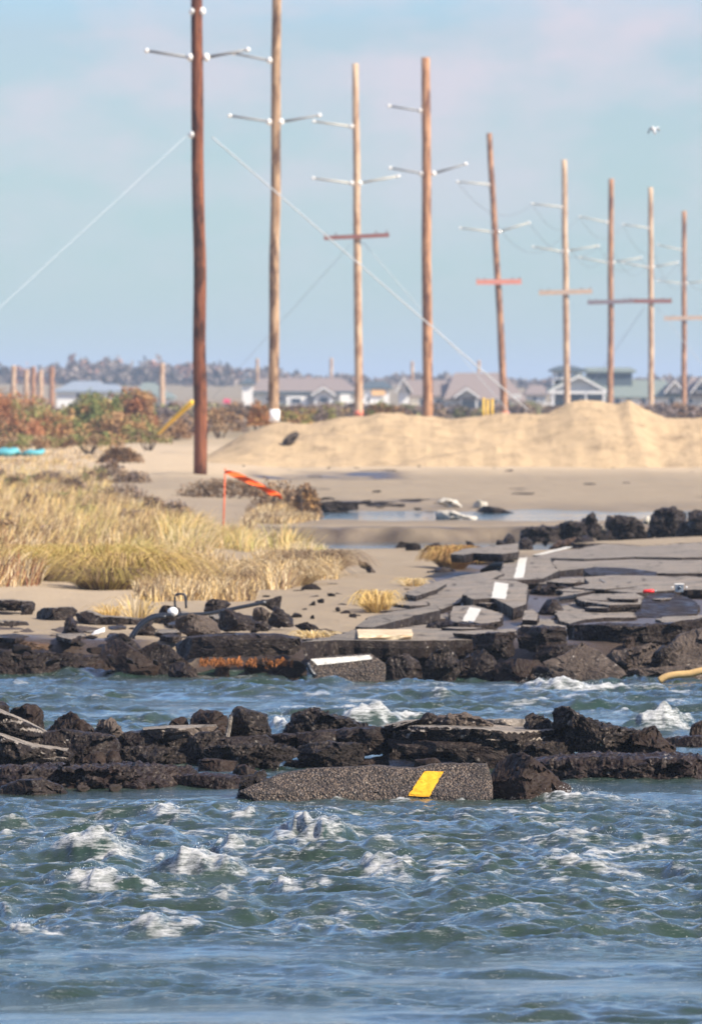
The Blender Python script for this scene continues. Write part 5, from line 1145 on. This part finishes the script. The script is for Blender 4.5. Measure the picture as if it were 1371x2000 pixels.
for i, (px, pyb, w, h, D, pal, lb) in enumerate((
    (430, 838, 110, 44, 262, [GY, TN, RD2], 'twiggy bush right behind the nearest pole'),
    (505, 826, 44, 44, 250, [RD2, RD, OR], 'dark rust bush just left of the white banded pole'),
    (560, 828, 110, 30, 262, [RD2, GR2, OR], 'long low rust bush right of the white banded pole'),
    (620, 822, 120, 30, 268, [RD2, GR2, GY], 'olive brown bush above the left slope of the berm'),
    (745, 812, 60, 30, 300, [GR, RD2], 'green tipped bush above the berm, left of the fourth pole'),
    (780, 812, 50, 20, 300, [RD2, GY], 'small brown bush left of the fourth pole'),
    (290, 862, 90, 26, 255, [RD2, GR2, TN], 'low brown shrub under the yellow guard'),
    (235, 900, 80, 28, 222, [RD2 * .8, BROWN], 'dark brown low shrub on the sand rise'),
    (175, 868, 130, 24, 250, [TN, RD2, GR2], 'low tan shrub in front of the thicket'),
    (60, 872, 150, 24, 250, [GR2, TN, RD2], 'low olive shrub above the turquoise tarp'),
    (598, 1006, 60, 66, 156, [RD2, BROWN, OR], 'rust tipped shrub on the low bar right of the flag'),
    (548, 1004, 130, 66, 158, [BROWN * 1.3, RD2, TN], 'brown shrub mass on the low bar behind the ribbon'),
    (440, 968, 180, 34, 175, [RD2 * .6, BROWN * .9], 'dark low heather behind the flag stake'),
    (255, 960, 90, 44, 190, [BROWN, GY, TN], 'brown twiggy shrub in the grass, centre left'),
    (60, 965, 130, 40, 190, [BROWN, TN, GR2], 'dull brown shrub in the left grass'),
    (15, 1070, 90, 60, 125, [BROWN * .8, RD2, TN], 'dark twiggy shrub at the left edge of the grass'))):
    bush(lb, px, pyb, w, h, D, 2600, pal, 80 + i, .045 if D > 200 else .03, 'low_shrub', 'low shrubs on the sand', .5)

for i in range(16):
    px = (-20, 30, 90, 140, 185, 215, 240, 120, 60, 10, 165, 300, 340, 200, 270, 85)[i]; py = (935, 950, 940, 955, 945, 930, 975, 985, 1000, 1030, 1010, 1000, 1010, 1040, 1020, 1060)[i]
    p = onground(px, py); bush('brown twiggy shrub standing in the dune grass at left', px, py + 4, random.uniform(50, 100), random.uniform(22, 40), p[1], 1300, [[BROWN, GY, TN], [BROWN * 1.2, TN, GR2], [RD2 * .7, GY, BROWN]][i % 3], 300 + i, .03, 'twiggy_shrub', 'twiggy shrubs in the dune grass', .6)
for i, (px, w) in enumerate(((12, 60), (64, 50))):
    p = W(px, 884, 238); V = np.array(sphere_arrays((0, 0, 0), (1, 1, 1), 16, 10)[0]); V = V * np.array([w * 238 / F / 2, .4, .13 if i == 0 else .09]) + p; V[:, 2] += .1 * p3(V * 3, 5 + i)
    o = mesh_obj('tarp', V, sphere_arrays((0, 0, 0), (1, 1, 1), 16, 10)[1], M['turq'], None, p, True); tag(o, ('larger turquoise tarp lying at the left picture edge', 'smaller turquoise tarp right of the larger one')[i], 'tarp', 'turquoise tarps')

# scrub band, far wood
def band(name, label, px0, px1, pyb, hp, D0, D1, n, per, pal, sz, seed, rpx=30):
    rs = np.random.RandomState(seed); Vs = []; Fs = []; Cs = []; k = 0
    for i in range(n):
        D = rs.uniform(D0, D1); px = rs.uniform(px0, px1); b = W(px, pyb(px) if callable(pyb) else pyb, D)
        h = (hp(px) if callable(hp) else hp) * rs.uniform(.6, 1.15) * D / F; r = rpx * rs.uniform(.5, 1.3) * D / F
        V, Fc, C = leafmass((b[0], b[1], b[2]), (r, r, h), per, sz, [pal[j] for j in rs.randint(0, len(pal), 2)], seed * 100 + i)
        Vs.append(V); Fs.append(Fc + k); Cs.append(C); k += len(V)
    o = mesh_obj(name, np.concatenate(Vs), np.concatenate(Fs), M['leaf']); attr_color(o, 'col', np.concatenate(Cs)); tag(o, label, 'scrub' if 'scrub' in name else 'wood', kind='stuff'); return o
band('scrub', 'grey brown scrub between the bushes and the far houses', -250, 1600, 812, 26, 420, 640, 260, 300, [GY, GY * .8, TN * .7, GR2 * .8, RD2 * .8], .14, 61, 34)
skyl = [(-400, 718), (0, 722), (60, 722), (130, 712), (200, 708), (300, 713), (400, 716), (480, 722), (560, 732), (700, 736), (800, 737), (900, 738), (1030, 746), (1120, 742), (1371, 738), (1800, 736)]
sx_ = [p[0] for p in skyl]; sy_ = [p[1] for p in skyl]
DK = np.array([.12, .095, .08]); PU = np.array([.19, .15, .125]); RS2 = np.array([.34, .18, .12])
def wood_base(px): return 775
def wood_h(px): return (775 - float(np.interp(px, sx_, sy_))) * 1.1
band('wood', 'bare brown wood along the low hill behind the houses', -500, 1900, 776, wood_h, 1350, 1500, 900, 260, [DK, PU, RS2, DK * 1.4, PU * 1.3], .8, 62, 24)

# ------------------------------------------------------------------ far houses
def house(label, parts, D, group='far beach houses', name='beach_house'):
    root = empty(name, W(parts[0][1], 808, D)); tag(root, label, 'house', group)
    q = 0
    for pt in parts:
        kind = pt[0]; q += .004
        if kind == 'wall':       # x0,x1,ytop,mat,y offset, depth
            _, x0, x1, yt, m, dy, dp = pt
            a = W(x0, yt, D); b = W(x1, 812, D); mesh_obj('wall', *box(a[0], b[0], D + dy, D + dy + dp, b[2] - .5, a[2]), M[m], root, root.location)
        elif kind == 'hip':      # eave x0,x1,y, ridge x0,x1,y
            _, x0, x1, ye, r0, r1, yr, m, dy, dp = pt
            a = W(x0, ye, D); b = W(x1, ye, D); c = W(r0, yr, D); d = W(r1, yr, D)
            y0, y1 = D + dy - .4, D + dy + dp + .4; ym = (y0 + y1) / 2
            V = [(a[0], y0, a[2]), (b[0], y0, b[2]), (b[0], y1, b[2]), (a[0], y1, a[2]), (c[0], ym, c[2]), (d[0], ym, d[2])]
            V += [(x, y, z - .18) for x, y, z in V[:4]]
            mesh_obj('roof', V, [(0, 1, 5, 4), (1, 2, 5), (2, 3, 4, 5), (3, 0, 4), (0, 6, 7, 1), (1, 7, 8, 2), (2, 8, 9, 3), (3, 9, 6, 0), (6, 9, 8, 7)], M[m], root, root.location)
        elif kind == 'gable':    # front-facing gable: x0,x1,ye, xr,yr, roof mat, wall mat
            _, x0, x1, ye, xr, yr, m, mw, dy, dp = pt
            a = W(x0, ye, D); b = W(x1, ye, D); c = W(xr, yr, D); y0 = D + dy; th = .35
            V, Fc = prism([(a[0] + .3, a[2] + .02), (b[0] - .3, b[2] + .02), (c[0], c[2] - .1)], y0, y0 + dp); mesh_obj('gable_wall', V, Fc, M[mw], root, root.location)
            V, Fc = prism([(a[0] - .2, a[2] - .1), (c[0], c[2]), (b[0] + .2, b[2] - .1), (b[0] + .2, b[2] + th - .1), (c[0], c[2] + th), (a[0] - .2, a[2] + th - .1)], y0 - .6, y0 + dp); mesh_obj('gable_roof', V, Fc, M[m], root, root.location)
            V, Fc = prism([(a[0] - .22, a[2] - .12), (c[0], c[2] - .05), (b[0] + .22, b[2] - .12), (b[0] + .22, b[2] + .08), (c[0], c[2] + .15), (a[0] - .22, a[2] + .08)], y0 - .66, y0 - .59); mesh_obj('bargeboard', V, Fc, M['trim'], root, root.location)
        elif kind == 'win':
            _, x0, x1, y0, y1, dy = pt
            a = W(x0, y0, D); b = W(x1, y1, D); f = mesh_obj('window', *box(a[0] - .12, b[0] + .12, D + dy - .08, D + dy, b[2] - .12, a[2] + .12), M['trim'], root, root.location)
            mesh_obj('pane', *box(a[0], b[0], D + dy - .11, D + dy - .081, b[2], a[2]), M['glass'], f, np.array(root.location)); f.children[0].location = (0, 0, 0)
        elif kind == 'box':      # any trim piece, or a dark panel painted in as shade
            _, nm, x0, x1, y0, y1, m, dy, dp = pt
            a = W(x0, y0, D); b = W(x1, y1, D); mesh_obj(nm, *box(a[0], b[0], D + dy, D + dy + dp, b[2], a[2]), M[m], root, root.location)
    return root
house('low house with white wall and slate blue roof behind the rust bushes', [('wall', 112, 222, 762, 'wallwhite', 0, 9), ('hip', 106, 228, 763, 140, 190, 744, 'roofblue', 0, 9), ('hip', 185, 240, 762, 205, 225, 750, 'roofblue', 2, 9), ('win', 150, 158, 768, 778, 0), ('win', 180, 190, 768, 778, 0)], 780)
house('grey green roofed small house right of the red thicket', [('wall', 276, 322, 770, 'wallgrey', 0, 8), ('hip', 260, 330, 770, 278, 300, 747, 'roofgreen', 0, 9), ('wall', 310, 338, 776, 'wallwhite', -2, 6), ('hip', 305, 344, 776, 314, 335, 766, 'roofgreen', -2, 6), ('win', 314, 320, 780, 790, -2)], 800)
house('long low house with brown roof and dark eaves, centre left', [('wall', 478, 690, 762, 'wallgrey', 0, 10), ('hip', 486, 700, 764, 510, 668, 738, 'roofbrown', 0, 10), ('box', 'painted_eave_shadow', 490, 696, 764, 769, 'roofdark', -.7, .25), ('wall', 474, 494, 748, 'wallwhite', -1.5, 6), ('hip', 470, 498, 748, 482, 486, 738, 'roofdark', -1.5, 6),  # dark strip under the eave is painted in as its shadow
       ('gable', 612, 652, 772, 632, 758, 'roofbrown', 'wallwhite', -2, 5), ('wall', 614, 650, 772, 'wallwhite', -2, 5), ('wall', 664, 684, 770, 'wallwhite', -1, 5), ('wall', 560, 600, 774, 'wallwhite', -1, 4), ('win', 520, 532, 774, 784, 0), ('win', 540, 552, 774, 784, 0), ('win', 625, 640, 776, 786, -2), ('win', 570, 588, 778, 788, -1)], 820)
house('small white house with an orange panel, between the third and fourth poles', [('wall', 712, 760, 756, 'wallwhite', 0, 6), ('hip', 704, 768, 757, 722, 750, 744, 'roofdark', 0, 6), ('box', 'orange_panel', 726, 752, 757, 772, 'orangepanel', -.3, .2), ('wall', 700, 716, 778, 'wallwhite', -2, 5), ('win', 716, 722, 776, 786, 0)], 880)
house('large brown roofed house with cream wall, behind the yellow posts', [('wall', 784, 880, 772, 'wallcream', 0, 9), ('hip', 778, 890, 772, 792, 872, 742, 'roofbrown', 0, 10), ('gable', 776, 800, 766, 788, 740, 'roofbrown', 'wallwhite', -2, 5), ('wall', 778, 798, 766, 'wallwhite', -2, 5),
       ('wall', 868, 1000, 778, 'wallgrey', -2, 9), ('hip', 866, 1004, 778, 888, 978, 728, 'roofbrown', -2, 9), ('gable', 890, 930, 776, 910, 760, 'roofbrown', 'wallgrey', -3, 3), ('box', 'painted_porch_shade', 900, 960, 782, 798, 'glass', -2.4, .3), ('box', 'porch_post', 898, 901, 778, 806, 'trim', -2.9, .3), ('box', 'porch_post', 928, 931, 778, 806, 'trim', -2.9, .3), ('box', 'porch_post', 958, 961, 778, 806, 'trim', -2.9, .3),  # dark panel stands for windows and shade inside the porch
       ('wall', 972, 1018, 770, 'wallgrey', 1, 8), ('hip', 966, 1030, 782, 984, 992, 736, 'roofbrown', 1, 8), ('win', 820, 832, 780, 792, 0), ('win', 850, 862, 780, 792, 0)], 760)
house('white gabled house with porch and cupola, behind the sixth pole', [('wall', 1080, 1150, 742, 'wallwhite', 0, 8), ('hip', 1074, 1146, 722, 1092, 1120, 714, 'roofdark', 0, 7), ('wall', 1082, 1138, 722, 'wallwhite', 0, 7), ('gable', 1072, 1182, 766, 1128, 736, 'roofgreen', 'wallgrey', -3, 6), ('box', 'porch_beam', 1074, 1180, 764, 769, 'trim', -3.7, .4),
       ('box', 'painted_porch_shade', 1078, 1176, 770, 790, 'glass', -2.4, .3), ('box', 'porch_post', 1076, 1080, 769, 800, 'trim', -3.6, .3), ('box', 'porch_post', 1104, 1107, 769, 800, 'trim', -3.6, .3), ('box', 'porch_post', 1140, 1143, 769, 800, 'trim', -3.6, .3), ('box', 'porch_post', 1174, 1178, 769, 800, 'trim', -3.6, .3), ('win', 1090, 1096, 728, 738, 0), ('win', 1122, 1128, 728, 738, 0), ('box', 'deck_rail', 1040, 1078, 788, 791, 'trim', -4, .2)], 740)  # dark panel behind the posts is put in as porch shade
house('long green grey roofed house with a dark upper storey, right', [('wall', 1182, 1330, 772, 'wallwhite', 0, 10), ('hip', 1150, 1336, 774, 1170, 1300, 742, 'roofgreen', 0, 10), ('wall', 1148, 1236, 724, 'roofdark', 3, 5), ('hip', 1138, 1244, 724, 1146, 1236, 717, 'roofgreen', 3, 5), ('gable', 1300, 1332, 768, 1316, 746, 'roofbrown', 'wallwhite', -1, 4), ('win', 1305, 1316, 776, 788, 0), ('win', 1200, 1210, 778, 788, 0), ('win', 1222, 1232, 778, 788, 0), ('win', 1250, 1260, 778, 788, 0)], 770)
house('grey house cut by the right picture edge', [('wall', 1340, 1460, 770, 'wallgrey', 0, 9), ('hip', 1334, 1470, 772, 1352, 1450, 736, 'roofbrown', 0, 9), ('gable', 1350, 1384, 768, 1367, 742, 'roofbrown', 'wallwhite', -2, 5), ('win', 1358, 1376, 754, 764, -2), ('win', 1344, 1352, 778, 788, 0)], 790)
house('small grey house between the big brown roof and the white gable', [('wall', 1030, 1066, 768, 'wallgrey', 0, 8), ('hip', 1024, 1074, 769, 1036, 1062, 752, 'roofbrown', 0, 8), ('win', 1040, 1048, 774, 784, 0)], 840)
g = empty('far_sign', W(443, 810, 640)); tag(g, 'tiny pink sign on a post right of the nearest pole', 'sign')
tube('post', [W(443, 815, 640), W(443, 782, 640)], .06, M['wallwhite'], g, 6)
mesh_obj('panel', *box(W(437, 0, 640)[0], W(450, 0, 640)[0], 639.8, 639.9, W(0, 790, 640)[2], W(0, 779, 640)[2]), M['magenta'], g, g.location)

# ------------------------------------------------------------------ small debris
def pl(name, label, cat, quad, z, thick, mat, **k):
    return slab(label, quad, z, 0, 0, thick, mat, mat, name=name, cat=cat, jagamp=.004, **k)
pl('wooden_plank', 'pale cut plank lying at the edge of the grey apron slab', 'plank', [(697, 1229), (804, 1229), (805, 1240), (700, 1242)], .395, .045, 'plank')
def hose(label, px, D, r, mat, name='hose', cat='hose', group=None):
    pts = []
    P = [W(a, b, D if not isinstance(D, list) else D[i]) for i, (a, b) in enumerate(px)]
    for i in range(len(P) - 1):
        for t in (0, .33, .66):
            a = P[max(i - 1, 0)]; b = P[i]; c_ = P[i + 1]; d = P[min(i + 2, len(P) - 1)]
            pts.append(.5 * ((2 * b) + (-a + c_) * t + (2 * a - 5 * b + 4 * c_ - d) * t * t + (-a + 3 * b - 3 * c_ + d) * t ** 3))
    pts.append(P[-1]); o = tube(name, pts, r, M[mat], None, 8, loc=pts[0]); return tag(o, label, cat, group)
hose('upper of two black hoses looping down from the white ball', [(340, 1202), (318, 1201), (298, 1204), (280, 1214), (264, 1232), (250, 1256)], 78.2, .022, 'blackrub', group='black hoses')
hose('lower of two black hoses, ending beside the tilted boulder', [(325, 1204), (300, 1207), (280, 1220), (266, 1236), (262, 1250), (272, 1262), (278, 1272)], 78.0, .018, 'blackrub', group='black hoses')
hose('dark hose trailing over the blocks right of the white ball', [(340, 1202), (375, 1200), (410, 1198), (450, 1190), (490, 1182), (520, 1176)], 80.0, .02, 'blackrub')
hose('blue black cable end hanging at the foot of the white lined slab', [(600, 1294), (606, 1308), (616, 1320)], 74.9, .02, 'blackrub', 'cable', 'cable')
hose('black cable curling over the slabs right of the white dashes', [(1064, 1190), (1070, 1178), (1090, 1170), (1120, 1166), (1124, 1160)], 86.5, .022, 'blackrub', 'cable', 'cable')
hose('thin dark wire strung over the slabs to the red canister', [(1170, 1132), (1185, 1140), (1205, 1150), (1230, 1152), (1262, 1152), (1310, 1150), (1340, 1142), (1400, 1138)], 92.5, .012, 'cable', 'cable', 'cable')
hose('tan rope lying on the shelf in the right bottom corner of the bank', [(1286, 1330), (1300, 1322), (1320, 1318), (1345, 1316), (1371, 1310), (1410, 1306)], 74.6, .035, 'ropes', 'rope', 'rope')
hose('bent metal rod shaped like an upturned U beside the white ball', [(343, 1188), (342, 1172), (343, 1163), (350, 1160), (360, 1161), (363, 1168), (364, 1188)], 80.2, .012, 'blackrub', 'metal_rod', 'rod')
p = W(338, 1195, 79.3); o = mesh_obj('ball_float', *sphere_arrays(p, (.055, .055, .05), 14, 10), M['ceramic'], None, p, True); tag(o, 'white ball lying on the dark block beside the hoses', 'float')
o = rock('white curved shard leaning on the dark lump, left', [(176, 1242), (186, 1232), (200, 1227), (205, 1226), (205, 1234), (192, 1240)], 78.6, .06, 'whiteband', rough=.003, res=.02, sink=.0, bulge=.015, facets=0, name='plastic_shard', cat='shard')
c = empty('gas_canister', W(1265, 1160, 87.2)); tag(c, 'small red canister lying on the slabs at right', 'canister')
tube('body', [W(1255, 1155, 87.2), W(1257, 1155, 87.2), W(1275, 1154.5, 87.2), W(1277, 1154.5, 87.2)], [.010, .022, .022, .010], M['red'], c, 12); tube('nozzle', [W(1277, 1154.5, 87.2), W(1281, 1154.5, 87.2)], .008, M['metal'], c, 8)
c = empty('metal_box', W(1328, 1156, 87.2)); tag(c, 'grey metal box with fittings beside the red canister', 'box')
a = W(1318, 1142, 87.2); b = W(1334, 1156, 87.2); mesh_obj('housing', *box(a[0], b[0], 87.2, 87.3, b[2], a[2]), M['metal'], c, c.location)
mesh_obj('lid', *box(a[0] - .006, b[0] + .006, 87.19, 87.31, a[2] + .001, a[2] + .012), M['wallwhite'], c, c.location)
for u in (1312, 1340): mesh_obj('fitting', *sphere_arrays(W(u, 1147, 87.2), (.012, .012, .012), 8, 6), M['ceramic'], c, c.location, True)
mesh_obj('dial', *sphere_arrays(W(1326, 1148, 87.19), (.022, .012, .022), 10, 6), M['glass'], c, c.location, True)
for (lb, ol, D) in (('pale broken concrete piece at the far pool, left', [(852, 982), (866, 974), (892, 978), (902, 990), (880, 990)], 165), ('small pale concrete piece right of the left one', [(924, 984), (934, 977), (950, 982), (952, 990), (926, 990)], 165), ('flat pale concrete block lying in the pool water', [(850, 1012), (852, 999), (884, 998), (905, 1006), (934, 1010)], 153)):
    rock(lb, ol, D, .4, 'concrete', res=.05, rough=.03, facets=3, name='concrete_piece', cat='concrete piece', group='pale concrete pieces', sink=.05)
for (lb, ol, D) in (('dark timber and wrack right of the pale concrete pieces', [(930, 998), (945, 988), (975, 992), (1005, 1000), (960, 1004)], 161), ('dark wrack strip left of the far pool', [(700, 990), (730, 986), (790, 985), (792, 989), (740, 994)], 166), ('long dark wrack line at the foot of the berm, left', [(500, 922), (560, 919), (640, 922), (700, 919), (770, 918), (790, 922), (700, 927), (620, 930)], 219), ('low dark wrack left end of the pool', [(618, 982), (660, 978), (700, 986), (700, 996), (640, 1002), (624, 996)], 163)):
    rock(lb, ol, D, .5, 'dark', res=.07, rough=.02, facets=1, name='wrack', cat='wrack', group='dark wrack on the far sand', sink=.03)

# ------------------------------------------------------------------ haze
hm = bpy.data.materials.new('haze_air'); hm.use_nodes = True; t = hm.node_tree; t.nodes.clear()
o_ = t.nodes.new('ShaderNodeOutputMaterial'); pv = t.nodes.new('ShaderNodeVolumePrincipled'); pv.inputs['Density'].default_value = HAZE = .00028
pv.inputs['Color'].default_value = (.62, .76, .95, 1); pv.inputs['Anisotropy'].default_value = .0; t.links.new(pv.outputs[0], o_.inputs['Volume'])
hz = mesh_obj('haze', *box(-5000, 5000, -100, 9000, -8, 34), hm); hz['kind'] = 'stuff'; hz['label'] = 'pale blue sea haze over the whole shore'; hz['category'] = 'haze'
